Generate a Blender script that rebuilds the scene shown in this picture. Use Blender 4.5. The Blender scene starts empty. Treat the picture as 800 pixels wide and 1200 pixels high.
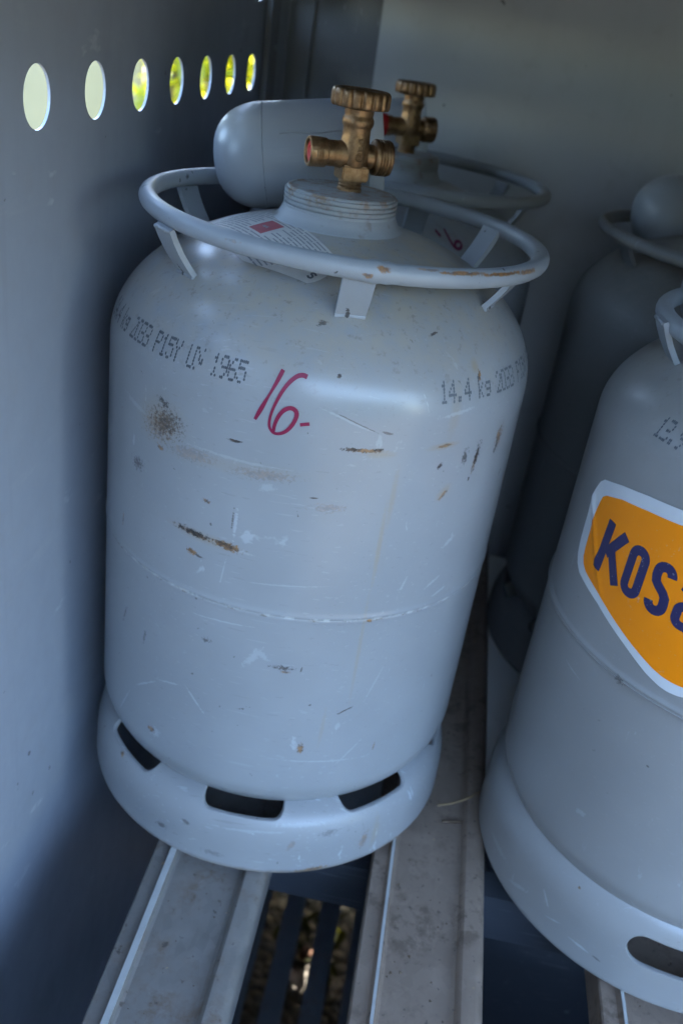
import bpy, bmesh, math, random
from mathutils import Vector, Matrix
random.seed(7)
rnd = random.Random(11)
scene = bpy.context.scene
COL = scene.collection
PI = math.pi
R = math.radians

# ------------------------------------------------------------------ camera, light, exposure
CAM_Z = 1.40
cam_data = bpy.data.cameras.new("camera")
cam = bpy.data.objects.new("camera", cam_data)
COL.objects.link(cam)
# rows: world X, Y, Z axes seen from the camera (x right, y down, z forward)
CR = ((0.97973673, 0.18839609, -0.06799156),
      (0.14775323, -0.45064734, 0.88038966),
      (0.13522176, -0.87259606, -0.46935188))
cam.matrix_world = Matrix(((CR[0][0], -CR[0][1], -CR[0][2], 0),
                           (CR[1][0], -CR[1][1], -CR[1][2], 0),
                           (CR[2][0], -CR[2][1], -CR[2][2], CAM_Z),
                           (0, 0, 0, 1)))
cam_data.sensor_fit = 'VERTICAL'
cam_data.sensor_height = 36.0
cam_data.sensor_width = 24.0
cam_data.lens = 32.176
cam_data.clip_start = 0.01
cam_data.clip_end = 500
cam_data.dof.use_dof = True
cam_data.dof.focus_distance = 0.54
cam_data.dof.aperture_fstop = 7.1
scene.camera = cam

SUN_EL, SUN_ROT = R(31), R(17)
world = bpy.data.worlds.new("World")
scene.world = world
world.use_nodes = True
wn = world.node_tree
wn.nodes.clear()
sky = wn.nodes.new('ShaderNodeTexSky')
sky.sky_type = 'NISHITA'
sky.sun_disc = False
sky.sun_elevation = SUN_EL
sky.sun_rotation = SUN_ROT
sky.air_density = 1.0
sky.dust_density = 0.8
sky.ozone_density = 1.2
bg = wn.nodes.new('ShaderNodeBackground')
bg.inputs['Strength'].default_value = 0.15
wo = wn.nodes.new('ShaderNodeOutputWorld')
wn.links.new(sky.outputs[0], bg.inputs[0])
wn.links.new(bg.outputs[0], wo.inputs[0])

sun_data = bpy.data.lights.new("sun", 'SUN')
sun_data.energy = 3.5
sun_data.angle = R(0.5)
sun_data.color = (1.0, 0.93, 0.82)
sun = bpy.data.objects.new("sun", sun_data)
COL.objects.link(sun)
sd = Vector((math.sin(SUN_ROT) * math.cos(SUN_EL), math.cos(SUN_ROT) * math.cos(SUN_EL), math.sin(SUN_EL)))
sun.rotation_euler = (-sd).to_track_quat('-Z', 'Y').to_euler()
sun.location = sd * 20

scene.view_settings.view_transform = 'Standard'
scene.view_settings.look = 'None'
scene.view_settings.gamma = 1.0
scene.view_settings.use_curve_mapping = False
scene.view_settings.exposure = 4.6
scene.render.engine = 'CYCLES'
scene.cycles.max_bounces = 8
scene.cycles.diffuse_bounces = 5
scene.cycles.use_denoising = True

# ------------------------------------------------------------------ node helpers
class G:
    def __init__(s, name):
        s.m = bpy.data.materials.new(name)
        s.m.use_nodes = True
        s.t = s.m.node_tree
        s.t.nodes.clear()
        s.out = s.t.nodes.new('ShaderNodeOutputMaterial')
        s.b = s.t.nodes.new('ShaderNodeBsdfPrincipled')
        s.t.links.new(s.b.outputs[0], s.out.inputs[0])
        s.tc = s.t.nodes.new('ShaderNodeTexCoord')
        s.uv = s.tc.outputs['UV']
        s.ob = s.tc.outputs['Object']
    def n(s, typ, **kw):
        x = s.t.nodes.new(typ)
        for k, v in kw.items():
            setattr(x, k, v)
        return x
    def put(s, sock, v):
        if isinstance(v, bpy.types.NodeSocket):
            s.t.links.new(v, sock)
        elif v is not None:
            if isinstance(v, (tuple, list)) and len(v) == 3 and sock.type == 'RGBA':
                v = (*v, 1.0)
            sock.default_value = v
    def math(s, op, a, b=None, c=None, clamp=False):
        x = s.n('ShaderNodeMath', operation=op, use_clamp=clamp)
        s.put(x.inputs[0], a)
        if b is not None: s.put(x.inputs[1], b)
        if c is not None: s.put(x.inputs[2], c)
        return x.outputs[0]
    def noise(s, vec, scale, detail=4, rough=0.55, dist=0.0):
        x = s.n('ShaderNodeTexNoise')
        s.put(x.inputs['Vector'], vec)
        x.inputs['Scale'].default_value = scale
        x.inputs['Detail'].default_value = detail
        x.inputs['Roughness'].default_value = rough
        x.inputs['Distortion'].default_value = dist
        return x.outputs['Fac']
    def mapping(s, vec, loc=(0, 0, 0), rot=(0, 0, 0), scale=(1, 1, 1), typ='POINT'):
        x = s.n('ShaderNodeMapping', vector_type=typ)
        s.put(x.inputs['Vector'], vec)
        x.inputs['Location'].default_value = loc
        x.inputs['Rotation'].default_value = rot
        x.inputs['Scale'].default_value = scale
        return x.outputs[0]
    def rng(s, v, a, b, c=0.0, d=1.0):
        x = s.n('ShaderNodeMapRange', clamp=True)
        s.put(x.inputs['Value'], v)
        x.inputs['From Min'].default_value = a
        x.inputs['From Max'].default_value = b
        x.inputs['To Min'].default_value = c
        x.inputs['To Max'].default_value = d
        return x.outputs[0]
    def mix(s, f, a, b):
        x = s.n('ShaderNodeMix', data_type='RGBA')
        s.put(x.inputs[0], f)
        s.put(x.inputs[6], a)
        s.put(x.inputs[7], b)
        return x.outputs[2]
    def length(s, v):
        x = s.n('ShaderNodeVectorMath', operation='LENGTH')
        s.put(x.inputs[0], v)
        return x.outputs['Value']
    def bump(s, h, strength, dist=0.001, nrm=None):
        x = s.n('ShaderNodeBump')
        x.inputs['Strength'].default_value = strength
        x.inputs['Distance'].default_value = dist
        s.put(x.inputs['Height'], h)
        if nrm is not None: s.put(x.inputs['Normal'], nrm)
        return x.outputs[0]
    def bevel(s, r):
        x = s.n('ShaderNodeBevel')
        x.samples = 4
        x.inputs['Radius'].default_value = r
        return x.outputs[0]
    def fin(s, col, rough=0.5, metal=0.0, normal=None, spec=0.5):
        s.put(s.b.inputs['Base Color'], col)
        s.put(s.b.inputs['Roughness'], rough)
        s.put(s.b.inputs['Metallic'], metal)
        s.put(s.b.inputs['Specular IOR Level'], spec)
        if normal is not None: s.put(s.b.inputs['Normal'], normal)
        return s.m

DEG = 2.618e-3      # metres of arc for one degree on the 150 mm shell

RUST_A, RUST_B = (0.33, 0.17, 0.055), (0.045, 0.028, 0.02)
CHIP = (0.02, 0.02, 0.022)
SCUFF = (0.52, 0.56, 0.60)
TAN = (0.33, 0.28, 0.20)

def paint(name, base, rough=0.40, marks=(), dust=0.0, wear=1.0, bevel=0.0, rim=None, seed=0.0, seam=None, coat=0.0):
    """worn grey enamel; marks = (kind, degrees, z mm, turn, half length mm, half width mm, strength)"""
    g = G(name)
    ob = g.mapping(g.ob, loc=(seed, seed * 1.7, -seed))
    n1 = g.noise(ob, 7, 4)
    n2 = g.noise(ob, 60, 6, 0.65)
    n3 = g.noise(ob, 320, 5, 0.6)
    col = g.mix(g.rng(n1, 0.3, 0.7), tuple(c * 0.90 for c in base), tuple(c * 1.09 for c in base))
    col = g.mix(g.math('MULTIPLY', g.rng(g.noise(ob, 26, 9, 0.8), 0.40, 0.85), 0.07 * wear), col, (0.22, 0.21, 0.19))
    # long faint rub marks
    st = g.noise(g.mapping(ob, rot=(0.3, 0.5, 0.2), scale=(14, 14, 110)), 1.0, 5, 0.6)
    col = g.mix(g.math('MULTIPLY', g.rng(st, 0.66, 0.78), 0.12 * wear), col, SCUFF)
    st2 = g.noise(g.mapping(ob, rot=(0.9, -0.4, 0.8), scale=(25, 160, 30)), 1.0, 4, 0.6)
    sc2 = g.math('MULTIPLY', g.rng(st2, 0.67, 0.70), g.rng(n1, 0.40, 0.55))
    col = g.mix(g.math('MULTIPLY', sc2, 0.45 * wear), col, SCUFF)
    for q_, (rx, ry, rz_, lo) in enumerate(((0.2, 1.1, 0.4, 0.665), (1.2, 0.3, -0.9, 0.675), (0.7, -0.8, 1.5, 0.67))):
        fs = g.noise(g.mapping(ob, loc=(q_ * 3.3, q_, 0), rot=(rx, ry, rz_), scale=(18, 420, 420)), 1.0, 3, 0.5)
        col = g.mix(g.math('MULTIPLY', g.rng(fs, lo, lo + 0.03), 0.13 * wear, clamp=True), col, SCUFF if q_ < 2 else (0.13, 0.12, 0.11))
    # chips
    cn = g.noise(ob, 110, 6, 0.62)
    chips = g.math('MULTIPLY', g.rng(cn, 0.725, 0.745), g.rng(g.noise(ob, 11, 2), 0.48, 0.56))
    col = g.mix(g.math('MULTIPLY', chips, 0.85 * wear, clamp=True), col, g.mix(n3, RUST_A, CHIP))
    ns = g.noise(ob, 150, 3, 0.5)
    col = g.mix(g.math('MULTIPLY', g.rng(ns, 0.73, 0.76), 0.7 * wear, clamp=True), col, (0.06, 0.055, 0.05))
    sep = g.n('ShaderNodeSeparateXYZ')
    g.put(sep.inputs[0], g.uv)
    v = sep.outputs[1]
    if dust > 0:
        d = g.math('MULTIPLY', g.rng(v, 0.385, 0.45), g.rng(n2, 0.30, 0.62))
        col = g.mix(g.math('MULTIPLY', d, dust), col, (0.38, 0.33, 0.25))
        grit = g.math('MULTIPLY', g.rng(v, 0.37, 0.43), g.rng(g.noise(ob, 190, 4, 0.7), 0.58, 0.68))
        col = g.mix(g.math('MULTIPLY', grit, 0.45), col, (0.17, 0.14, 0.11))
    h = g.math('MULTIPLY', n3, 0.08)
    if marks:
        iso = g.noise(g.uv, 420, 9, 0.78)
        stretch = g.noise(g.mapping(g.uv, scale=(150, 520, 1)), 1.0, 9, 0.78)
        acc = {}
        for kind, th, z, turn, hl, hw, s in marks:
            p = g.mapping(g.uv, loc=(th * DEG, z / 1000, 0), rot=(0, 0, R(turn)), scale=(hl / 1000, hw / 1000, 1), typ='TEXTURE')
            q = g.length(p)
            if kind in ('speck', 'speckrust'):
                q2 = g.math('MULTIPLY_ADD', iso, 4.2, g.math('SUBTRACT', q, 2.25))
                m = g.rng(q2, 0.50, 0.15, 0, s)
            elif kind == 'tan':
                m = g.rng(g.math('MULTIPLY_ADD', stretch, 1.2, g.math('SUBTRACT', q, 0.6)), 1.1, 0.3, 0, s)
            else:
                q2 = g.math('MULTIPLY_ADD', iso if hw > 1.5 else stretch, 3.4, g.math('SUBTRACT', q, 1.75))
                m = g.rng(q2, 0.75, 0.45, 0, s * (0.62 if kind == 'light' else 1.0))
            key = {'speck': 'chip', 'speckrust': 'rust'}.get(kind, kind)
            acc[key] = m if key not in acc else g.math('MAXIMUM', acc[key], m)
        if 'tan' in acc: col = g.mix(acc['tan'], col, TAN)
        if 'light' in acc: col = g.mix(acc['light'], col, SCUFF)
        if 'rust' in acc:
            col = g.mix(acc['rust'], col, g.mix(g.rng(g.noise(g.uv, 260, 5, 0.7), 0.40, 0.60), RUST_A, RUST_B))
            h = g.math('SUBTRACT', h, g.math('MULTIPLY', acc['rust'], 0.25))
        if 'chip' in acc:
            col = g.mix(acc['chip'], col, g.mix(g.rng(iso, 0.45, 0.6), CHIP, (0.10, 0.06, 0.035)))
            h = g.math('SUBTRACT', h, g.math('MULTIPLY', acc['chip'], 0.3))
    if seam is not None:
        w = g.math('ABSOLUTE', g.math('SUBTRACT', v, seam))
        sn = g.noise(g.mapping(g.uv, scale=(120, 60, 1)), 1.0, 5, 0.7)
        col = g.mix(g.math('MULTIPLY', g.rng(w, 0.0016, 0.0004), g.rng(sn, 0.47, 0.60)), col, (0.50, 0.52, 0.52))
        sn2 = g.noise(g.mapping(g.uv, loc=(4, 2, 0), scale=(90, 60, 1)), 1.0, 5, 0.7)
        w2 = g.math('ABSOLUTE', g.math('SUBTRACT', v, seam - 0.0012))
        col = g.mix(g.math('MULTIPLY', g.rng(w2, 0.0012, 0.0003), g.rng(sn2, 0.54, 0.62, 0, 0.7)), col, (0.14, 0.11, 0.08))
    if rim is not None:
        rr_ = g.math('MULTIPLY', g.rng(g.math('MULTIPLY_ADD', n2, 0.006, v), rim + 0.008, rim + 0.003), g.rng(n1, 0.35, 0.6, 0.25, 0.9))
        col = g.mix(rr_, col, g.mix(n3, (0.30, 0.19, 0.09), (0.09, 0.06, 0.045)))
    ro = g.rng(g.noise(ob, 18, 9, 0.8), 0.2, 0.8, rough - 0.01, rough + 0.03)
    nb = g.bevel(bevel) if bevel else None
    if coat:
        g.b.inputs['Coat Weight'].default_value = coat
        g.b.inputs['Coat Roughness'].default_value = 0.20
    return g.fin(col, ro, 0.0, g.bump(h, 0.22, 0.0009, nb), 0.5)

GREY = (0.30, 0.315, 0.328)
MAIN_MARKS = [
    ('tan', -16, 283, -3, 30, 4.5, 0.55), ('speck', -19, 284, -3, 20, 3.6, 1), ('rust', -19, 283.5, -4, 19, 2.6, 0.95), ('rust', -9.5, 282.3, -6, 14, 4.0, 0.95), ('chip', -10.5, 283.5, -8, 8, 1.4, 0.8),
    ('light', -7, 281, -4, 16, 1.6, 0.5), ('rust', -19, 269.5, -10, 5, 3, 0.95), ('chip', -17, 268, -10, 4, 1.2, 0.8),
    ('chip', 17, 362.5, 2, 7, 1.7, 0.95), ('rust', 20.5, 362, 0, 15, 1.9, 0.9), ('chip', 23.5, 363, 0, 4, 1.2, 0.9),
    ('tan', 24, 360, 0, 12, 3, 0.6), ('rust', 41, 362.9, 4, 10, 1.5, 0.7), ('tan', 41, 362.9, 4, 14, 2.6, 0.7),
    ('speck', 53.8, 350, 83, 15, 3.6, 1), ('rust', 53.6, 347, 83, 13, 2.2, 0.6), ('chip', 52.5, 334, 80, 2, 1.6, 1),
    ('speckrust', 63.3, 357, 84, 14, 6, 0.9), ('speck', 62.9, 352, 84, 10, 3, 1), ('speck', 49, 352, 85, 9, 4, 0.8),
    ('rust', 51.6, 404, 78, 4, 2.2, 0.9), ('tan', 50.6, 409, 70, 5, 4, 0.8), ('tan', 43, 385, 84, 20, 5, 0.35),
    ('speck', 41, 349, 60, 4, 2.4, 0.95), ('rust', 44, 327, 45, 6, 1.9, 0.7), ('tan', 44, 329, 45, 8, 4, 0.6),
    ('tan', 29.2, 330, 89, 24, 2.6, 0.5), ('tan', 28.0, 295, 90, 34, 2.2, 0.62), ('tan', 27.6, 212, 90, 50, 1.9, 0.45),
    ('light', -7.8, 300, 88, 14, 1.5, 0.75), ('chip', -8.6, 303, 88, 9, 0.9, 0.6),
    ('speckrust', -31, 349, 20, 24, 17, 0.62), ('speck', -29, 352, 10, 20, 13, 0.6), ('speck', -30.5, 364, -25, 9, 4, 0.8),
    ('tan', -32, 352, 10, 26, 18, 0.4), ('rust', -31, 333, 0, 4, 2.2, 0.8),
    ('speckrust', -21, 338, 5, 28, 8, 0.28), ('speckrust', -2, 338, 5, 30, 6, 0.30), ('speckrust', 14, 322, 5, 16, 5, 0.28), ('tan', -10, 339, 4, 60, 6, 0.22),
    ('light', -1, 330, 15, 7, 3.5, 0.4),
    ('rust', -29.2, 101.5, 10, 5, 3.8, 0.9), ('light', -28, 101, 10, 8, 5.5, 0.6), ('rust', 15.9, 125, 88, 6.5, 3, 0.85),
    ('light', -43, 105, 62, 22, 1.0, 0.8), ('light', -33, 139, 38, 18, 1.0, 0.8), ('light', -24, 154, 16, 15, 1.0, 0.8),
    ('light', -15, 150, -48, 16, 1.1, 0.7),
    ('light', 0, 201, 55, 13, 3.5, 0.5), ('light', 2, 205, -35, 9, 3, 0.45), ('light', -9, 224, 4, 26, 0.8, 0.6),
    ('light', 22, 112, -3, 42, 0.8, 0.55), ('light', 30, 118, 50, 18, 0.9, 0.5),
    ('chip', 26.5, 158.6, 28, 8, 0.8, 0.95), ('chip', 10, 328, 4, 4.5, 0.8, 0.9), ('chip', -10, 356, 3, 7, 1.4, 0.95),
    ('rust', -16, 310, -6, 4, 1.7, 0.8), ('chip', 12.4, 405, 20, 1.9, 1.5, 1), ('chip', 39.7, 427, 8, 5, 1.0, 0.9),
    ('chip', 6.6, 428.7, 10, 5, 1.5, 0.75), ('rust', 28.9, 236.5, 0, 2.6, 2, 1), ('speck', 8, 196, 0, 12, 3, 0.8), ('rust', 9, 193, 0, 5, 1.3, 0.7),
    ('chip', 13, 196, 80, 3.5, 0.8, 0.8), ('speck', -13, 205, 0, 5, 3, 0.7), ('speck', -40, 312, 0, 10, 7, 0.7),
    ('light', 47, 258, 30, 9, 1.6, 0.6), ('light', 50, 247, 20, 10, 1.4, 0.6), ('light', 37, 262, 70, 7, 1.4, 0.5), ('light', 50, 288, 35, 8, 2.4, 0.6),
    ('light', 16, 380, -20, 22, 1.0, 0.45), ('chip', 18, 379, -22, 18, 0.6, 0.55), ('chip', 25, 374, -18, 6, 1.2, 0.6),
    ('light', 44, 384, 8, 18, 1.6, 0.5), ('light', -42, 352, -10, 18, 2.6, 0.4), ('light', -10, 344, 0, 40, 1.4, 0.35),
    ('rust', -47, 260, 85, 7, 1.0, 0.8), ('speck', -34, 180, 80, 10, 2, 0.6), ('speck', -44, 185, 70, 12, 2, 0.6),
    ('light', 6, 262, 5, 36, 0.7, 0.4), ('light', 34, 180, 70, 24, 0.8, 0.4), ('light', -10, 262, 82, 14, 0.8, 0.5),
    ('tan', 21, 145, 88, 20, 2.0, 0.35), ('rust', 38, 118, 85, 5, 1.0, 0.7),
]
FOOT_MARKS = [('speckrust', 40, 22, 80, 14, 5, 0.55), ('chip', -14, 33, -15, 5, 2.0, 0.6), ('rust', 17, 30, 60, 7, 3, 0.35),
              ('speck', -22, 18, 0, 8, 4, 0.7), ('rust', 24, 3, 4, 17, 2.6, 0.8), ('tan', 44, 25, 85, 18, 4, 0.5),
              ('speck', 28, 38, 5, 10, 4, 0.4), ('speck', -5, 12, 0, 12, 4, 0.35), ('light', 5, 40, 3, 40, 1.2, 0.35),
              ('rust', -44, 46, -20, 4, 2, 0.9), ('light', 20, 46, 0, 30, 2, 0.3)]
FR_MARKS = [('light', -55, 18, 25, 16, 2.2, 0.35), ('light', -45, 34, -55, 10, 1.1, 0.6), ('light', -41, 22, 20, 8, 1.0, 0.6),
            ('light', -32, 18, -4, 10, 1.5, 0.7), ('chip', -27, 17, -6, 5, 1.0, 0.6), ('light', -68, 24, 0, 20, 3, 0.3), ('rust', -38, 62, 0, 1.6, 1.2, 0.9)]
FRB_MARKS = [('light', -45, 121, 10, 6, 3, 0.35), ('speck', -47, 236, 0, 6, 5, 0.7), ('light', -62, 214, -8, 12, 0.7, 0.5), ('chip', -33, 190, 0, 1.4, 1.2, 0.7)]

M = {}
M['main_foot'] = paint('worn_foot_paint', (0.295, 0.30, 0.305), 0.36, FOOT_MARKS, wear=1.7, bevel=0.0012, rim=0.0)
M['fr_body'] = paint('clean_grey_paint', (0.27, 0.268, 0.262), 0.28, FRB_MARKS, dust=0.30, wear=0.38, seed=3.1)
M['fr_foot'] = paint('clean_foot_paint', (0.27, 0.268, 0.262), 0.28, FR_MARKS, wear=0.45, bevel=0.0015, rim=-0.003, seed=2.2)
M['grey'] = paint('grey_enamel', (0.27, 0.295, 0.32), 0.40, dust=0.5, wear=0.8, seed=5.0)
M['ring'] = paint('ring_paint', (0.29, 0.315, 0.34), 0.38, wear=0.9, seed=8.0)
M['low'] = paint('dark_blue_grey_paint', (0.05, 0.056, 0.068), 0.45, wear=0.6, seed=12.0)  # cylinder grey darkened in the base colour for shade below the shelf
M['dull'] = paint('dull_grey_paint', (0.20, 0.20, 0.195), 0.5, dust=0.4, wear=0.7, seed=14.0)  # darker copy of the grey enamel, for the rear cylinder's shadow
M['cap_rim'] = paint('pale_rim_paint', (0.44, 0.47, 0.50), 0.4, wear=0.4, seed=15.0)  # rim lightened in its colour, as if catching the light
M['cap'] = paint('cap_paint', (0.285, 0.305, 0.33), 0.36, wear=0.45, seed=9.3)

def ring_main():
    g = G('ring_paint_with_rust')
    n1 = g.noise(g.ob, 30, 5, 0.6); n2 = g.noise(g.ob, 300, 5, 0.65)
    col = g.mix(n1, (0.265, 0.29, 0.315), (0.33, 0.355, 0.38))
    uv = g.uv
    acc = None
    for th, v, hl, hw, s in ((37, 0.125, 22, 0.045, 0.9), (50, 0.10, 26, 0.04, 1.0), (61, 0.085, 16, 0.05, 0.85), (16.5, 0.08, 5, 0.06, 0.9), (13, 0.97, 4, 0.05, 0.8), (28, 0.16, 9, 0.04, 0.6), (-20, 0.05, 8, 0.04, 0.35)):
        p = g.mapping(uv, loc=(th * DEG, v, 0), scale=(hl / 1000, hw, 1), typ='TEXTURE')
        q = g.math('MULTIPLY_ADD', n2, 2.4, g.math('SUBTRACT', g.length(p), 1.2))
        m = g.rng(q, 0.9, 0.5, 0, s)
        acc = m if acc is None else g.math('MAXIMUM', acc, m)
    col = g.mix(acc, col, g.mix(g.rng(n2, 0.4, 0.6), (0.30, 0.15, 0.05), (0.08, 0.045, 0.03)))
    ch = g.math('MULTIPLY', g.rng(g.noise(g.ob, 130, 3), 0.66, 0.70), g.rng(g.noise(g.ob, 14, 2), 0.45, 0.6))
    col = g.mix(g.math('MULTIPLY', ch, 0.9), col, (0.04, 0.035, 0.03))
    return g.fin(col, g.rng(n1, 0.3, 0.7, 0.30, 0.5), 0, g.bump(n2, 0.15, 0.0006))
M['ring_main'] = ring_main()

def collar_mat():
    g = G('collar_paint_thread')
    n = g.noise(g.ob, 120, 5, 0.65); n1 = g.noise(g.ob, 25, 3)
    col = g.mix(n1, (0.27, 0.29, 0.30), (0.35, 0.37, 0.38))
    sep = g.n('ShaderNodeSeparateXYZ'); g.put(sep.inputs[0], g.ob)
    top = g.rng(sep.outputs[2], 0.474, 0.484)
    col = g.mix(g.math('MULTIPLY', g.rng(n, 0.48, 0.62), g.math('MULTIPLY', top, 0.8)), col, (0.25, 0.15, 0.075))
    col = g.mix(g.rng(g.noise(g.ob, 60, 4), 0.60, 0.68, 0, 0.6), col, (0.2, 0.16, 0.12))
    return g.fin(col, 0.45, 0, g.bump(n, 0.3, 0.0006))
M['collar'] = collar_mat()

def brass():
    g = G('aged_brass')
    n = g.noise(g.ob, 160, 5, 0.65); n1 = g.noise(g.ob, 700, 4, 0.6)
    col = g.mix(g.rng(n, 0.35, 0.65), (0.20, 0.115, 0.055), (0.39, 0.245, 0.13))
    col = g.mix(g.rng(g.noise(g.ob, 90, 5, 0.7), 0.55, 0.7, 0, 0.7), col, (0.12, 0.07, 0.035))
    met = g.rng(n, 0.3, 0.7, 0.95, 0.6)
    return g.fin(col, g.rng(n1, 0.3, 0.7, 0.30, 0.48), met, g.bump(n1, 0.35, 0.0004, g.bevel(0.0005)))
M['brass'] = brass()

def flat(name, c, rough=0.5, metal=0.0, var=0.12, scale=200, bumpy=0.0, spec=0.5, scuff=0.0):
    g = G(name)
    n = g.noise(g.ob, scale, 4)
    col = g.mix(n, tuple(x * (1 - var) for x in c), tuple(min(1, x * (1 + var)) for x in c))
    if scuff:
        a = g.math('MULTIPLY', g.rng(g.noise(g.ob, 190, 6, 0.7), 0.62, 0.66), g.rng(g.noise(g.ob, 24, 2), 0.56, 0.62))
        f = g.noise(g.mapping(g.ob, rot=(0.5, 0.8, 0.3), scale=(30, 500, 500)), 1.0, 3, 0.5)
        a = g.math('MAXIMUM', a, g.rng(f, 0.69, 0.71, 0, 0.6))
        col = g.mix(g.math('MULTIPLY', a, scuff), col, (0.55, 0.53, 0.50))
    return g.fin(col, rough, metal, g.bump(n, bumpy, 0.001) if bumpy else None, spec)
def galv(name, stain=1.0, seed=0.0, tint=(1, 1, 1)):
    g = G(name)
    ob = g.mapping(g.ob, loc=(seed, seed, 0))
    vor = g.n('ShaderNodeTexVoronoi'); g.put(vor.inputs['Vector'], g.mapping(ob, scale=(1, 0.6, 1))); vor.inputs['Scale'].default_value = 130
    sepc = g.n('ShaderNodeSeparateColor'); g.put(sepc.inputs[0], vor.outputs['Color'])
    n1 = g.noise(ob, 16, 5, 0.6); n2 = g.noise(ob, 70, 6, 0.7); n3 = g.noise(ob, 400, 4)
    a = tuple(0.17 * t for t in tint); b = tuple(0.25 * t for t in tint)
    col = g.mix(g.math('MULTIPLY_ADD', sepc.outputs[0], 0.35, g.math('MULTIPLY', n1, 0.6)), a, b)
    col = g.mix(g.math('MULTIPLY', g.math('MULTIPLY', g.rng(n2, 0.47, 0.62), g.rng(n1, 0.42, 0.58)), 0.85 * stain, clamp=True), col, (0.16, 0.115, 0.085))
    col = g.mix(g.rng(g.noise(ob, 140, 5, 0.6), 0.64, 0.70, 0, 0.85), col, (0.07, 0.055, 0.045))
    col = g.mix(g.rng(g.noise(g.mapping(ob, loc=(3, 1, 2)), 110, 2, 0.5), 0.74, 0.77, 0, 0.8), col, (0.38, 0.28, 0.18))
    met = g.rng(n2, 0.4, 0.65, 0.35, 0.0)
    return g.fin(col, g.rng(n1, 0.3, 0.7, 0.42, 0.62), met, g.bump(n3, 0.2, 0.0005))
M['galv'] = galv('galvanised_steel', 1.0, 0.0, (1.06, 0.98, 0.90))
M['galv_dusty'] = galv('dusty_galvanised_steel', 1.3, 2.0, (1.35, 1.03, 0.80))
M['galv_edge'] = flat('scraped_bright_steel', (0.50, 0.51, 0.50), 0.42, 0.3, var=0.2, scale=60)
M['galv_dark'] = galv('weathered_galvanised_steel', 0.6, 4.0, (0.7, 0.72, 0.76))

def sheet(name, base, rough=0.45, seed=0.0, drips=1.0):
    g = G(name)
    ob = g.mapping(g.ob, loc=(seed, -seed, seed))
    n1 = g.noise(ob, 3.2, 4); n2 = g.noise(ob, 40, 6, 0.65); n3 = g.noise(ob, 260, 4)
    col = g.mix(n1, tuple(c * 0.88 for c in base), tuple(c * 1.1 for c in base))
    col = g.mix(g.rng(n2, 0.56, 0.8, 0, 0.25), col, (0.30, 0.29, 0.27))
    st = g.noise(g.mapping(ob, rot=(0.5, 0.2, 0.1), scale=(200, 14, 30)), 1.0, 4, 0.6)
    col = g.mix(g.math('MULTIPLY', g.rng(st, 0.65, 0.69), g.rng(n1, 0.40, 0.55, 0, 0.40)), col, (0.5, 0.52, 0.54))
    dr = g.noise(g.mapping(ob, scale=(30, 26, 1.6)), 1.0, 6, 0.65)
    col = g.mix(g.math('MULTIPLY', g.rng(dr, 0.56, 0.75), 0.22 * drips), col, (0.13, 0.125, 0.12))
    sm = g.noise(g.mapping(ob, rot=(0.4, 0, 0), scale=(9, 9, 40)), 1.0, 8, 0.7)
    col = g.mix(g.math('MULTIPLY', g.rng(sm, 0.60, 0.78), 0.30), col, (0.40, 0.41, 0.42))
    sp = g.noise(ob, 65, 2)
    col = g.mix(g.rng(sp, 0.75, 0.77, 0, 0.8), col, (0.06, 0.05, 0.05))
    h = g.math('MULTIPLY_ADD', g.noise(ob, 5, 3), 1.6, g.math('MULTIPLY', n3, 0.04))
    return g.fin(col, g.rng(n2, 0.3, 0.7, rough - 0.05, rough + 0.1), 0, g.bump(h, 0.12, 0.004))
M['sheet'] = sheet('grey_sheet_paint', (0.265, 0.29, 0.335), 0.42)
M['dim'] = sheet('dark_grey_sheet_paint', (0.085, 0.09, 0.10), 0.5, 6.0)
M['corner'] = sheet('corner_sheet_paint', (0.17, 0.17, 0.17), 0.5, 8.0)  # sheet paint darkened to put the recess's shade into the colour
M['back'] = sheet('dull_grey_sheet_paint', (0.52, 0.535, 0.545), 0.5, 3.0, 0.3)

M['ink'] = flat('black_ink', (0.105, 0.115, 0.13), 0.6, var=0.5, scale=500)
M['faint_ink'] = flat('faint_ink', (0.13, 0.145, 0.16), 0.6, var=0.3, scale=500)
M['marker'] = flat('crimson_marker', (0.235, 0.008, 0.050), 0.4, var=0.25, scale=160)
M['marker_dull'] = flat('dull_crimson_marker', (0.17, 0.02, 0.07), 0.5, var=0.3, scale=160)
M['plug'] = flat('red_plastic', (0.38, 0.012, 0.015), 0.45)
M['white_vinyl'] = flat('white_vinyl', (0.62, 0.64, 0.66), 0.36, var=0.10, scale=60)
M['orange_vinyl'] = flat('orange_vinyl', (0.98, 0.275, 0.002), 0.42, var=0.06, scale=30, spec=0.25, scuff=0.25)
M['navy'] = flat('navy_print', (0.022, 0.018, 0.085), 0.35, var=0.15, scuff=0.4)
M['label_paper'] = flat('label_vinyl', (0.56, 0.55, 0.52), 0.5, var=0.2, scale=120)
M['label_red'] = flat('label_red', (0.36, 0.07, 0.085), 0.5, var=0.3, scale=150)
M['label_ink'] = flat('label_ink', (0.24, 0.25, 0.26), 0.5)
M['weld'] = flat('weld_paint', (0.31, 0.33, 0.35), 0.38, var=0.15, scale=300, bumpy=0.5)
M['plate'] = flat('pale_sheet', (0.80, 0.79, 0.76), 0.6, var=0.06, scale=30)  # pale base colour stands in for light falling on the gap
M['straw'] = flat('dry_straw', (0.30, 0.21, 0.11), 0.7, var=0.3, scale=300)
M['twig'] = flat('dry_twig', (0.12, 0.08, 0.05), 0.8, var=0.3, scale=300)
M['bolt'] = flat('dull_bolt', (0.12, 0.12, 0.12), 0.4, 0.8)

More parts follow.
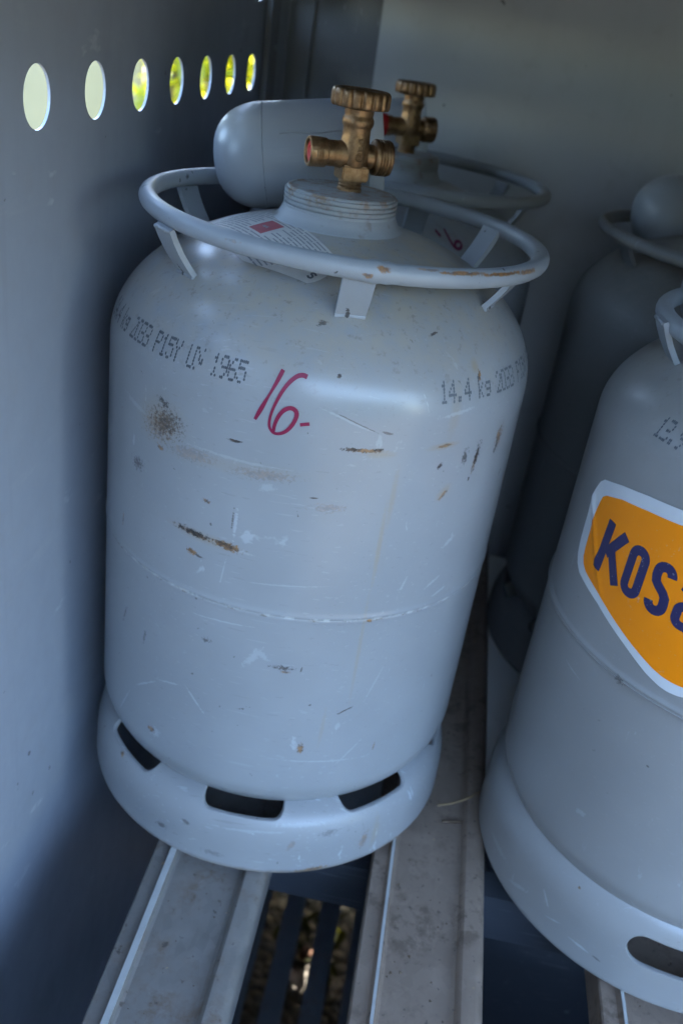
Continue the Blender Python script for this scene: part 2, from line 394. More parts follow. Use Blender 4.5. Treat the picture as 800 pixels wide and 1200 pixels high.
def ground_mat():
    g = G('gravel_ground')
    n1 = g.noise(g.ob, 0.6, 4); n2 = g.noise(g.ob, 45, 6, 0.7)
    v = g.n('ShaderNodeTexVoronoi'); g.put(v.inputs['Vector'], g.ob); v.inputs['Scale'].default_value = 55
    sc = g.n('ShaderNodeSeparateColor'); g.put(sc.inputs[0], v.outputs['Color'])
    col = g.mix(sc.outputs[0], (0.016, 0.014, 0.012), (0.06, 0.053, 0.044))
    col = g.mix(g.rng(n1, 0.4, 0.65, 0, 0.6), col, (0.12, 0.10, 0.07))
    col = g.mix(g.rng(n2, 0.55, 0.7, 0, 0.6), col, (0.05, 0.045, 0.035))
    return g.fin(col, 0.9, 0, g.bump(g.math('SUBTRACT', 1.0, v.outputs['Distance']), 0.9, 0.01))
M['ground'] = ground_mat()

def leaf_mat(name, c, tr):
    g = G(name)
    n = g.noise(g.ob, 9, 3)
    col = g.mix(n, tuple(x * 0.7 for x in c), tuple(x * 1.3 for x in c))
    g.fin(col, 0.45)
    t = g.n('ShaderNodeBsdfTranslucent'); g.put(t.inputs[0], g.mix(n, tuple(x * 0.8 for x in tr), tr))
    mx = g.n('ShaderNodeMixShader'); mx.inputs[0].default_value = 0.6
    g.t.links.new(g.b.outputs[0], mx.inputs[1]); g.t.links.new(t.outputs[0], mx.inputs[2])
    g.t.links.new(mx.outputs[0], g.out.inputs[0])
    return g.m
M['leaf'] = leaf_mat('hedge_leaf', (0.09, 0.14, 0.02), (0.78, 0.76, 0.05))
M['dark_leaf'] = leaf_mat('dark_hedge_leaf', (0.025, 0.045, 0.015), (0.03, 0.055, 0.015))
M['weed'] = leaf_mat('weed_leaf', (0.03, 0.035, 0.006), (0.05, 0.05, 0.006))
M['bark'] = flat('bark', (0.10, 0.075, 0.05), 0.9, var=0.4, scale=60, bumpy=0.6)
M['render'] = flat('pale_render', (0.185, 0.160, 0.088), 0.85, var=0.10, scale=9, bumpy=0.2)
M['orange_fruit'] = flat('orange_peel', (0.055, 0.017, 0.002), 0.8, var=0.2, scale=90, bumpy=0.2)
M['pale_leaf'] = flat('dry_pale_leaf', (0.08, 0.055, 0.035), 0.7, var=0.3, scale=70)

# ------------------------------------------------------------------ object helpers
def link(name, verts, faces, mat, parent=None, uvs=None, smooth=True, sharp=None, label=None):
    me = bpy.data.meshes.new(name)
    me.from_pydata([tuple(v) for v in verts], [], faces)
    if uvs is not None:
        lay = me.uv_layers.new(name='UVMap')
        if callable(uvs):
            for p in me.polygons:
                for li in p.loop_indices:
                    lay.data[li].uv = uvs(p, me.loops[li].vertex_index)
        else:
            k = 0
            for fuv in uvs:
                for u in fuv:
                    lay.data[k].uv = u
                    k += 1
    return link_me(name, me, mat, parent, smooth, sharp, label)

def link_me(name, me, mat, parent=None, smooth=True, sharp=None, label=None):
    if smooth:
        me.polygons.foreach_set('use_smooth', [True] * len(me.polygons))
        if sharp: me.set_sharp_from_angle(angle=R(sharp))
    me.update()
    o = bpy.data.objects.new(name, me)
    COL.objects.link(o)
    if mat: me.materials.append(mat)
    if parent: o.parent = parent
    if label: o['label'] = label
    return o

def tag(o, label=None, cat=None, group=None, kind=None):
    if label: o['label'] = label
    if cat: o['category'] = cat
    if group: o['group'] = group
    if kind: o['kind'] = kind
    return o

def empty(name, loc, label, cat, group=None):
    o = bpy.data.objects.new(name, None)
    o.empty_display_size = 0.05
    o.location = loc
    COL.objects.link(o)
    return tag(o, label, cat, group)

def lathe(prof, segs=128, closed=False, rfun=None):
    """surface of revolution about Z, seam at the back; returns verts, faces, face uvs"""
    n = len(prof)
    V, F, U = [], [], []
    for i in range(segs):
        th = -PI + 2 * PI * i / segs
        for r, z in prof:
            rr = r if rfun is None else rfun(r, z, th)
            V.append((rr * math.sin(th), -rr * math.cos(th), z))
    m = n if closed else n - 1
    for i in range(segs):
        j = (i + 1) % segs
        t0 = (-PI + 2 * PI * i / segs) * 0.15
        t1 = (-PI + 2 * PI * (i + 1) / segs) * 0.15
        for k in range(m):
            k2 = (k + 1) % n
            F.append((i * n + k, j * n + k, j * n + k2, i * n + k2))
            U.append(((t0, prof[k][1]), (t1, prof[k][1]), (t1, prof[k2][1]), (t0, prof[k2][1])))
    return V, F, U

def tube(pts, rad, seg=10, closed=False):
    pts = [Vector(p) for p in pts]
    n = len(pts)
    V, F = [], []
    up = Vector((0, 0, 1))
    for i, p in enumerate(pts):
        if closed: t = pts[(i + 1) % n] - pts[i - 1]
        else: t = pts[min(i + 1, n - 1)] - pts[max(i - 1, 0)]
        t.normalize()
        a = up if abs(t.dot(up)) < 0.95 else Vector((1, 0, 0))
        b1 = t.cross(a).normalized(); b2 = b1.cross(t)
        r = rad(i / n) if callable(rad) else rad
        for k in range(seg):
            q = 2 * PI * k / seg
            V.append(p + b1 * (r * math.cos(q)) + b2 * (r * math.sin(q)))
    for i in range(n if closed else n - 1):
        j = (i + 1) % n
        for k in range(seg):
            k2 = (k + 1) % seg
            F.append((i * seg + k, i * seg + k2, j * seg + k2, j * seg + k))
    if not closed:
        F.append(tuple(range(seg))[::-1]); F.append(tuple((n - 1) * seg + k for k in range(seg)))
    return V, F

def box(x0, x1, y0, y1, z0, z1):
    V = [(x, y, z) for x in (x0, x1) for y in (y0, y1) for z in (z0, z1)]
    F = [(0, 1, 3, 2), (4, 6, 7, 5), (0, 4, 5, 1), (2, 3, 7, 6), (0, 2, 6, 4), (1, 5, 7, 3)]
    return V, F

def merge(parts):
    V, F = [], []
    for v, f in parts:
        b = len(V)
        V += [tuple(x) for x in v]
        F += [tuple(i + b for i in q) for q in f]
    return V, F

def bevelled(name, parts, mat, parent, w=0.0008, seg=2, mat4=None, label=None):
    V, F = merge(parts)
    bm = bmesh.new()
    vs = [bm.verts.new(v) for v in V]
    for f in F: bm.faces.new([vs[i] for i in f])
    bmesh.ops.recalc_face_normals(bm, faces=bm.faces)
    bmesh.ops.bevel(bm, geom=[e for e in bm.edges if len(e.link_faces) == 2 and e.calc_face_angle(0) > 0.5], offset=w, segments=seg, affect='EDGES', clamp_overlap=True)
    me = bpy.data.meshes.new(name)
    if mat4 is not None: bmesh.ops.transform(bm, matrix=mat4, verts=bm.verts)
    bm.to_mesh(me); bm.free()
    return link_me(name, me, mat, parent, True, 40, label)

# ------------------------------------------------------------------ cylinder shape
DOME = [0.092]
def rz(z):
    if z > 0.3755:
        q = (z - 0.3755) / DOME[0]
        return 0.15 * math.sqrt(max(0.0, 1 - q * q))
    if z < 0.0885:
        q = (0.0885 - z) / 0.07
        return 0.15 * math.sqrt(max(0.0, 1 - q * q))
    return 0.15

def surf(u, z, off):
    """u = arc mm on the 150 mm shell, z mm above the foot"""
    th = u / 150.0
    zz = z / 1000.0
    r = rz(zz)
    dr = (rz(zz + 1e-4) - rz(zz - 1e-4)) / 2e-4
    nr = Vector((1, -dr)).normalized()
    rr = r + nr[0] * off
    return Vector((rr * math.sin(th), -rr * math.cos(th), zz + nr[1] * off))

def dome_xy(x, y, off):
    """a spot on the shoulder from its x, y offset to the axis (metres)"""
    q = min(0.985, (x * x + y * y) / 0.0225)
    z = 0.3755 + 0.092 * math.sqrt(1 - q)
    nrm = Vector((x / 0.0225, y / 0.0225, (z - 0.3755) / 0.008464)).normalized()
    return Vector((x, y, z)) + nrm * off

def resample(pts, step):
    out = [Vector(pts[0])]
    for a, b in zip(pts, pts[1:]):
        a, b = Vector(a), Vector(b)
        n = max(1, int((b - a).length / step))
        for i in range(1, n + 1): out.append(a.lerp(b, i / n))
    return out

def smooth_path(pts, it=2):
    pts = [Vector(p) for p in pts]
    for _ in range(it):
        q = [pts[0]]
        for a, b in zip(pts, pts[1:]):
            q += [a.lerp(b, 0.25), a.lerp(b, 0.75)]
        q.append(pts[-1])
        pts = q
    return pts

def ribbon(pts, width, mapper, off, step=1.0, closed=False, cross=1):
    """flat stroke along 2-D pts, laid on a surface by mapper(u, z, off)"""
    P = resample(pts + ([pts[0]] if closed else []), step)
    if closed: P = P[:-1]
    n = len(P)
    V, F = [], []
    for i in range(n):
        a = P[i - 1] if (closed or i > 0) else P[i]
        b = P[(i + 1) % n] if (closed or i < n - 1) else P[i]
        d1 = (P[i] - a); d2 = (b - P[i])
        if d1.length < 1e-9: d1 = d2
        if d2.length < 1e-9: d2 = d1
        d1.normalize(); d2.normalize()
        t = (d1 + d2)
        if t.length < 1e-6: t = d1.copy()
        t.normalize()
        nn = Vector((-t.y, t.x))
        k = min(1.6, 1.0 / max(0.4, nn.dot(Vector((-d1.y, d1.x)))))
        w = (width(i / max(1, n - 1)) if callable(width) else width) * 0.5 * k
        l, r = P[i] + nn * w, P[i] - nn * w
        for c_ in range(cross + 1):
            q = l.lerp(r, c_ / cross)
            V.append(mapper(q.x, q.y, off))
    for i in range(n if closed else n - 1):
        j = (i + 1) % n
        m_ = cross + 1
        for c_ in range(cross): F.append((m_ * i + c_, m_ * i + c_ + 1, m_ * j + c_ + 1, m_ * j + c_))
    return V, F

FONT = {
 '0': "01110 10001 10001 10001 10001 10001 01110", '1': "00100 01100 00100 00100 00100 00100 01110",
 '2': "01110 10001 00001 00010 00100 01000 11111", '3': "11110 00001 00001 01110 00001 00001 11110",
 '4': "00010 00110 01010 10010 11111 00010 00010", '5': "11111 10000 11110 00001 00001 10001 01110",
 '6': "00110 01000 10000 11110 10001 10001 01110", '9': "01110 10001 10001 01111 00001 00010 01100",
 'P': "11110 10001 10001 11110 10000 10000 10000", 'Y': "10001 10001 01010 00100 00100 00100 00100",
 'U': "10001 10001 10001 10001 10001 10001 01110", 'N': "10001 11001 10101 10101 10011 10001 10001",
 'k': "10000 10000 10010 10100 11000 10100 10010", 'g': "00000 00000 01111 10001 01111 00001 01110",
 '.': "00000 00000 00000 00000 00000 01100 01100", ' ': "00000 00000 00000 00000 00000 00000 00000"}

def dot_text(text, u0, z0, pitch, h, fade=lambda k: 0.03, slant=0.0):
    V, F = [], []
    cw = pitch * 0.76
    du, dz = cw / 4.0, h / 6.0
    for k, ch in enumerate(text):
        for row, bits in enumerate(FONT[ch].split()):
            for c, bit in enumerate(bits):
                if bit == '0' or rnd.random() < fade(k): continue
                z = z0 + h - row * dz + rnd.uniform(-.08, .08)
                u = u0 + k * pitch + c * du + slant * (z - z0) + rnd.uniform(-.06, .06)
                a = du * 0.64 * rnd.uniform(.8, 1.05); b = dz * 0.60 * rnd.uniform(.8, 1.05)
                i = len(V)
                for q in range(6):
                    V.append(surf(u + a * math.cos(q * PI / 3), z + b * math.sin(q * PI / 3), 0.00022))
                F.append(tuple(range(i, i + 6)))
    return V, F

# ------------------------------------------------------------------ shared cylinder meshes
MESH = {}
def part(key, name, parent, builder, mat, sharp=None):
    """a part whose mesh is built once and shared; the material sits on the object"""
    if key not in MESH:
        me = bpy.data.meshes.new(name)
        res = builder()
        if isinstance(res, bpy.types.Mesh):
            me = res
        else:
            me.from_pydata([tuple(v) for v in res[0]], [], res[1])
            if len(res) > 2 and res[2] is not None:
                lay = me.uv_layers.new(name='UVMap')
                k = 0
                for fuv in res[2]:
                    for u in fuv:
                        lay.data[k].uv = u; k += 1
        me.polygons.foreach_set('use_smooth', [True] * len(me.polygons))
        if sharp: me.set_sharp_from_angle(angle=R(sharp))
        me.materials.append(mat)
        MESH[key] = me
    o = bpy.data.objects.new(name, MESH[key])
    COL.objects.link(o)
    o.parent = parent
    if o.material_slots:
        o.material_slots[0].link = 'OBJECT'
        o.material_slots[0].material = mat
    return o

def body_mesh():
    pr = []
    for i in range(13):
        z = 0.0195 + 0.069 * (i / 12) ** 0.6
        pr.append((rz(z), z))
    pr[0] = (0.02, 0.0192)
    z = 0.0955
    for k in range(1, 29):
        zz = 0.0955 + k * 0.01
        if abs(zz - 0.2355) < 0.001:
            for dz_, dr in ((-0.0045, 0), (-0.003, 0.0002), (-0.0016, 0.0005), (-0.0006, 0.0001), (0.0, 0.0006), (0.0012, 0.0008), (0.0024, 0.0005), (0.0036, 0.0001), (0.005, 0)):
                pr.append((0.15 + dr * (1.0 if DOME[0] > .09 else 2.2), 0.238 + dz_))
        else: pr.append((0.15, zz))
    for k in range(1, 41):
        a = PI / 2 * k / 40
        pr.append((0.15 * math.cos(a), 0.3755 + DOME[0] * math.sin(a)))
    pr[-1] = (0.001, 0.3755 + DOME[0])
    return lathe(pr, 160, rfun=lambda r, z, th: r + (0.00006 * math.sin(th * 3 + z * 20) + 0.00004 * math.sin(th * 7 + 1 + z * 11) - 0.0001 if 0.1 < z < 0.46 and r > 0.05 else 0))

def boolean_ring(prof, slots, name):
    V, F, U = lathe(prof, 192, closed=True)
    me = bpy.data.meshes.new(name)
    me.from_pydata(V, [], F)
    lay = me.uv_layers.new(name='UVMap')
    k = 0
    for fuv in U:
        for u in fuv:
            lay.data[k].uv = u; k += 1
    o = bpy.data.objects.new(name, me); COL.objects.link(o)
    bm = bmesh.new()
    for th0, hw, zc, hh, cr in slots:
        ring = []
        for (cx, cz, a0) in ((hw * 150 / 1000 - cr, hh - cr, 0), (-hw * .15 + cr, hh - cr, 90), (-hw * .15 + cr, -hh + cr, 180), (hw * .15 - cr, -hh + cr, 270)):
            for q in range(7):
                a = R(a0 + q * 15)
                ring.append((cx + cr * math.cos(a), cz + cr * math.sin(a)))
        loops = []
        for rad in (0.10, 0.20):
            loops.append([bm.verts.new((rad * math.sin(th0 + x / .15), -rad * math.cos(th0 + x / .15), zc + z)) for x, z in ring])
        n = len(ring)
        for i in range(n):
            bm.faces.new((loops[0][i], loops[0][(i + 1) % n], loops[1][(i + 1) % n], loops[1][i]))
        bm.faces.new(loops[0][::-1]); bm.faces.new(loops[1])
    bmesh.ops.recalc_face_normals(bm, faces=bm.faces)
    cme = bpy.data.meshes.new('slot_cutter'); bm.to_mesh(cme); bm.free()
    c = bpy.data.objects.new('slot_cutter', cme); COL.objects.link(c)
    md = o.modifiers.new('cut', 'BOOLEAN'); md.operation = 'DIFFERENCE'; md.object = c; md.solver = 'EXACT'
    dg = bpy.context.evaluated_depsgraph_get(); dg.update()
    res = bpy.data.meshes.new_from_object(o.evaluated_get(dg))
    bpy.data.objects.remove(o); bpy.data.objects.remove(c)
    res.name = name
    ul = res.uv_layers[0].data
    for p in res.polygons:
        if all(ul[i].uv.length < 1e-6 for i in p.loop_indices):
            for i in p.loop_indices: ul[i].uv = (0.0, 0.0062)
    res.materials.clear()
    return res

FOOT_A = [(0.1300, .0572), (.1345, .0560), (.1400, .0538), (.1450, .0505), (.1490, .0458), (.1520, .0390), (.1538, .031), (.1545, .020), (.1546, .006), (.1550, .0035), (.1545, .0010), (.1530, .0),
          (.1524, .0010), (.1524, .006), (.1525, .020), (.1517, .030), (.1502, .0377), (.1474, .0440), (.1436, .0484), (.1388, .0515), (.1338, .0536), (.1290, .0546)]
FOOT_B = [(0.1440, .0712), (.1455, .0700), (.1475, .0672), (.1498, .0632), (.1520, .0575), (.1536, .0510), (.1545, .0430), (.1548, .030), (.1548, .006), (.1552, .0035), (.1547, .0010), (.1530, .0),
          (.1514, .0010), (.1512, .006), (.1514, .030), (.1510, .0425), (.1500, .050), (.1482, .0555), (.1465, .0595), (.1445, .0625), (.1425, .0640), (.1410, .0650)]
def foot_a():
    return boolean_ring(FOOT_A, [(R(1.3 + 45 * k), R(13.4), 0.0588, 0.0106, 0.0098) for k in range(8)], 'foot_ring')
def foot_b():
    return boolean_ring(FOOT_B, [(R(-4.0 + 120 * k), R(17.5), 0.0450, 0.0125, 0.0115) for k in range(3)], 'foot_ring')

RING_R, RING_Z, RING_T = 0.1340, 0.4665, 0.0059
def guard_ring():
    n, s = 240, 18
    V, F, U = [], [], []
    for i in range(n):
        th = -PI + 2 * PI * i / n
        d = math.degrees(th)
        t = RING_T * (1 + 0.20 * math.exp(-((d - 14.5) / 1.1) ** 2) + 0.13 * math.exp(-((d - 17.6) / 0.7) ** 2) - 0.04 * math.exp(-((d - 20) / 1.4) ** 2)) * (1 + 0.012 * math.sin(th * 5))
        rr = RING_R + 0.0008 * math.sin(2 * th + .6) + 0.0005 * math.sin(3 * th)
        for k in range(s):
            q = 2 * PI * k / s
            r = rr + t * math.cos(q)
            V.append((r * math.sin(th), -r * math.cos(th), t * math.sin(q)))
    for i in range(n):
        j = (i + 1) % n
        for k in range(s):
            k2 = (k + 1) % s
            F.append((i * s + k, j * s + k, j * s + k2, i * s + k2))
            a, b = (-PI + 2 * PI * i / n) * .15, (-PI + 2 * PI * (i + 1) / n) * .15
            U.append(((a, k / s), (b, k / s), (b, (k + 1) / s), (a, (k + 1) / s)))
    return V, F, U

def bracket():
    # a plate leaning in from the ring to the shoulder, facing -Y, with a weld run at its foot
    w, t = 0.0092, 0.0016
    ytop, ztop = -0.1335, 0.4630
    ybot, zbot = -0.1155, 0.4345
    n = 5
    V, F = [], []
    for i in range(n):
        f = i / (n - 1)
        y = ytop + (ybot - ytop) * f - 0.0016 * math.sin(f * PI)
        z = ztop + (zbot - ztop) * f
        ww = w * (1.0 + 0.05 * (1 - f))
        for sx, sy in ((-1, -1), (1, -1), (1, 1), (-1, 1)):
            V.append((sx * ww, y + sy * t, z + sy * t * 0.5))
    for i in range(n - 1):
        for k in range(4):
            k2 = (k + 1) % 4
            F.append((i * 4 + k, i * 4 + k2, (i + 1) * 4 + k2, (i + 1) * 4 + k))
    F.append((3, 2, 1, 0)); F.append(tuple((n - 1) * 4 + k for k in range(4)))
    pts = []
    for i in range(13):
        x = -w * 1.02 + 2 * w * 1.02 * i / 12
        p = dome_xy(x, -0.1165, 0.0004)
        pts.append(p + Vector((0, rnd.uniform(-.0003, .0003), rnd.uniform(-.0002, .0003))))
    top = []
    for i in range(13):
        x = -w * 0.92 + 2 * w * 0.92 * i / 12
        top.append(Vector((x, -0.1345 + 0.5 * x * x / 0.13, 0.4620 + rnd.uniform(-.0003, .0003))))
    return merge([(V, F), tube(pts, lambda f: 0.0014 + 0.0005 * math.sin(f * 40), 8), tube(top, lambda f: 0.0012 + 0.0004 * math.sin(f * 33 + 1), 8)])

def collar():
    pr = [(0.0465, 0.4590), (0.0455, 0.4622), (0.0436, 0.4645), (0.0418, 0.4662), (0.0402, 0.4690), (0.0393, 0.4712), (0.0385, 0.4722)]
    z = 0.4726
    for k in range(4):
        pr += [(0.0383, z), (0.0385, z + .0009), (0.0383, z + .0017), (0.0368, z + .0022), (0.0368, z + .0027)]
        z += 0.0030
    pr += [(0.0370, 0.4848), (0.0362, 0.4855), (0.034, 0.4857), (0.0335, 0.4852), (0.012, 0.4852), (0.0095, 0.4856), (0.001, 0.4856)]
    return lathe(pr, 96)

def at_valve(V): return V
def xcyl(prof, seg=40):
    """lathe about X from (x, r) pairs"""
    V, F = [], []
    n = len(prof)
    for i in range(seg):
        a = 2 * PI * i / seg
        for x, r in prof: V.append((x, r * math.cos(a), 0.0205 + r * math.sin(a)))
    for i in range(seg):
        j = (i + 1) % seg
        for k in range(n - 1): F.append((i * n + k, i * n + k + 1, j * n + k + 1, j * n + k))
    return V, F

def valve_body():
    stem = lathe([(0.0084, -0.002), (0.0084, 0.0012), (0.0076, 0.002), (0.0084, 0.003), (0.0076, 0.004), (0.0082, 0.005), (0.0074, 0.0066)], 40)[:2]
    bodyp = lathe([(0.0050, 0.0130), (0.0092, 0.0145), (0.0102, 0.0175), (0.0105, 0.0205), (0.0103, 0.0240), (0.0097, 0.0275), (0.0093, 0.0320), (0.0092, 0.0365), (0.0096, 0.0374), (0.0103, 0.0385), (0.0106, 0.0402), (0.0104, 0.0418), (0.0097, 0.0430), (0.0094, 0.0440), (0.0097, 0.0450), (0.0097, 0.0472), (0.0055, 0.0475), (0.0055, 0.052)], 48)[:2]
    c = 0.0093
    bm = bmesh.new()
    V, F = box(-c, c, -c, c, 0.0060, 0.0150)
    vs = [bm.verts.new(v) for v in V]
    for f in F: bm.faces.new([vs[i] for i in f])
    bmesh.ops.bevel(bm, geom=bm.edges[:], offset=0.0009, segments=2, affect='EDGES')
    bm.verts.index_update()
    hv = [tuple(v.co) for v in bm.verts]; hf = [tuple(v.index for v in f.verts) for f in bm.faces]
    bm.free()
    left = xcyl([(0.0, 0.0086), (-0.009, 0.0082), (-0.012, 0.0078), (-0.0195, 0.0076), (-0.0200, 0.0086), (-0.0296, 0.0090), (-0.0312, 0.0089), (-0.0320, 0.0084), (-0.0320, 0.0072), (-0.0312, 0.0067), (-0.0260, 0.0066), (-0.0260, 0.0002)])
    pr = [(0.0, 0.0076), (0.009, 0.0074), (0.0128, 0.0074), (0.0135, 0.0100), (0.0142, 0.0106)]
    x = 0.0148
    for k in range(5):
        pr += [(x, 0.0109), (x + .0009, 0.0109), (x + .0014, 0.0099), (x + .0017, 0.0099)]
        x += 0.0021
    pr += [(0.0254, 0.0104), (0.0258, 0.0096), (0.0258, 0.0060), (0.0240, 0.0055), (0.0235, 0.0002)]
    right = xcyl(pr)
    # raised casting marks on the front: a ringed dot, E and G reading upwards; two strokes on the outlet
    def onbody(u, z, off):
        r = 0.0105 if z < 24 else 0.0105 - (z - 24) * 0.00016
        r = max(0.0093, r)
        th = u / (r * 1000)
        return Vector(((r + off) * math.sin(th), -(r + off) * math.cos(th), z / 1000))
    up = lambda pts, z: [(-b + 0.4, z + a) for a, b in pts]
    marks = []
    circ = lambda r, cz: [(0.0 + r * math.cos(2 * PI * k / 20), cz + r * math.sin(2 * PI * k / 20)) for k in range(20)]
    for pts, cl in ((circ(2.3, 20.4), True), (circ(0.9, 20.4), True),
                    (up([(2.2, 1.3), (0, 1.3), (0, -1.3), (2.2, -1.3)], 24.6), False), (up([(0, 0), (1.8, 0)], 24.6), False),
                    (up([(2.4, 1.0), (1.6, 1.4), (0.5, 1.2), (0, 0), (0.5, -1.2), (1.6, -1.4), (2.4, -1.0), (2.4, 0), (1.4, 0)], 28.6), False)):
        marks.append(tube([onbody(p[0], p[1], 0.0) for p in resample(pts + ([pts[0]] if cl else []), 0.4)], 0.00055, 6))
    ol = lambda a, b: Vector((a / 1000, -0.0091 * math.cos(b), 0.0205 + 0.0091 * math.sin(b)))
    for seg in (((-27.5, -.25), (-27.5, .25)), ((-25.6, -.25), (-25.6, .25)), ((-25.6, .25), (-23.6, -.25)), ((-23.6, -.25), (-23.6, .25))):
        marks.append(tube([ol(*Vector(seg[0]).lerp(Vector(seg[1]), k / 4)) for k in range(5)], 0.0005, 6))
    return merge([stem, bodyp, (hv, hf), left, right] + marks)

def handwheel():
    lob = 16
    def rf(r, z, th):
        if r < 0.0160: return r
        g = (0.5 + 0.5 * math.cos(th * lob)) ** 5
        return r - 0.0017 * g
    pr = [(0.0060, 0.0487), (0.0125, 0.0487), (0.0165, 0.0480), (0.0186, 0.0482), (0.0194, 0.0492), (0.0196, 0.0510), (0.0196, 0.0550), (0.0192, 0.0570), (0.0182, 0.0582), (0.0168, 0.0586),
          (0.0155, 0.0585), (0.0145, 0.0578), (0.0120, 0.0576), (0.0060, 0.0580), (0.0045, 0.0588), (0.0002, 0.0590)]
    return lathe(pr, 168, rfun=rf)[:2]

def plug():
    return xcyl([(-0.0265, 0.0064), (-0.0300, 0.0064), (-0.0306, 0.0058), (-0.0304, 0.0036), (-0.0298, 0.0030), (-0.0298, 0.0002)], 32)

def cap_mesh():
    # dome at -X, open mouth at +X; axis on local X, mouth at x = 0
    pr = []
    for k in range(13):
        a = PI / 2 * k / 12
        pr.append((-0.122 + 0.036 * (1 - math.sin(a)), 0.0372 * math.cos(a) ** 0.75 if k < 12 else 0.0003))
    pr = pr[::-1]
    pr += [(-0.070, 0.0373), (-0.040, 0.0374), (-0.012, 0.0375), (-0.0005, 0.0376), (0.0, 0.0372), (-0.0005, 0.0360), (-0.030, 0.0355), (-0.080, 0.035), (-0.105, 0.024), (-0.112, 0.0003)]
    V, F = [], []
    n, seg = len(pr), 72
    for i in range(seg):
        a = 2 * PI * i / seg
        for x, r in pr: V.append((x, r * math.cos(a), r * math.sin(a)))
    for i in range(seg):
        j = (i + 1) % seg
        for k in range(n - 1): F.append((i * n + k, i * n + k + 1, j * n + k + 1, j * n + k))
    return V, F

def cap_rim():
    pr = [(-0.0095, 0.0374), (-0.0090, 0.0384), (-0.0080, 0.0388), (-0.0015, 0.0388), (0.0005, 0.0385), (0.0010, 0.0380), (0.0005, 0.0374)]
    V, F = [], []
    n, seg = len(pr), 72
    for i in range(seg):
        a = 2 * PI * i / seg
        for x, r in pr: V.append((x, r * math.cos(a), r * math.sin(a)))
    for i in range(seg):
        j = (i + 1) % seg
        for k in range(n - 1): F.append((i * n + k, i * n + k + 1, j * n + k + 1, j * n + k))
    return V, F

def cap_ridge():
    # a rolled edge along the upper front of the cap and the weld run where dome and skirt meet
    a = R(38)
    p = lambda x, q: (x, -0.0374 * math.cos(q), 0.0374 * math.sin(q))
    run = tube([p(-0.072 + 0.066 * i / 12, a + 0.02 * math.sin(i)) for i in range(13)], 0.0009, 8)
    ringp = [(-0.0845, 0.0371 * math.cos(2 * PI * i / 60), 0.0371 * math.sin(2 * PI * i / 60)) for i in range(60)]
    return merge([run, tube(ringp, lambda f: 0.00055 + 0.0002 * math.sin(f * 190), 6, closed=True)])

def cap_hinge():
    return merge([box(-0.030, -0.004, -0.0050, 0.0050, -0.0392, -0.0362), tube([(-0.003, -0.008, -0.040), (-0.003, 0.008, -0.040)], 0.0035, 12)])

def make_cylinder(x, y, label, z=None, foot='a', body=None, footm=None, ringm=None, top_dz=0.0, dark=False, ring_scale=1.0, bracket_turn=0.0, cap=True, red_cap=False, capm=None):
    z = SHELF if z is None else z
    c = empty('gas_cylinder', (x, y, z), label, 'gas cylinder', 'gas cylinders stored in the locker')
    DOME[0] = 0.092 + (0.5 * top_dz)
    b = part('body%.3f' % DOME[0], 'body', c, body_mesh, body or M['grey'], 50)
    f = part('foot_' + foot, 'foot_ring', c, foot_a if foot == 'a' else foot_b, footm or M['ring'], 38)
    g = part('ring', 'guard_ring', c, guard_ring, ringm or M['ring'])
    g.location = (0.0062, 0, RING_Z + (top_dz if top_dz < -.01 else 0))
    g.rotation_euler = (0, R(1.25), 0)
    g.scale = (ring_scale, ring_scale, 1)
    for ang in (14.3, 72, 127, 190, -113, -43):
        br = part('bracket', 'bracket', c, bracket, ringm or M['ring'], 40)
        br.rotation_euler = (0, 0, R(ang + bracket_turn))
        br.location = (0, 0, min(0, top_dz) * 0.6)
    part('collar', 'neck_collar', c, collar, M['collar'], 35).location = (0, 0, top_dz * 0.5)
    v = part('valve', 'valve', c, valve_body, M['brass'], 35)
    v.location = (0.0042, 0.003, 0.4860 + top_dz * 0.5)
    v.rotation_euler = (0, 0, R(27))
    v.scale = (1, 1, 1.065)
    part('wheel', 'handwheel', v, handwheel, M['brass'], 40).rotation_euler = (0, 0, R(rnd.uniform(0, 25)))
    part('plug', 'outlet_plug', v, plug, M['plug'], 35)
    if red_cap: part('redcap', 'outlet_cap', v, lambda: xcyl([(-0.0255, 0.0089), (-0.0258, 0.0096), (-0.0335, 0.0097), (-0.0348, 0.0092), (-0.0352, 0.0080), (-0.0350, 0.0002)], 40), M['plug'], 35)
    if cap:
        k = part('cap', 'valve_cap', c, cap_mesh, capm or M['cap'], 50)
        k.location = (0.014, 0.0785, 0.5040 + top_dz * 1.5)
        # dome end falls a little and swings towards the wall
        k.rotation_euler = (R(8), R(-9.5), R(10))
        part('cap_rim', 'cap_rim', k, cap_rim, capm or M['cap_rim'], 35)
        part('cap_hinge', 'cap_hinge', k, cap_hinge, capm or M['cap'], 35)
        part('cap_ridge', 'cap_ridge', k, cap_ridge, capm or M['cap'], 35)
    return c

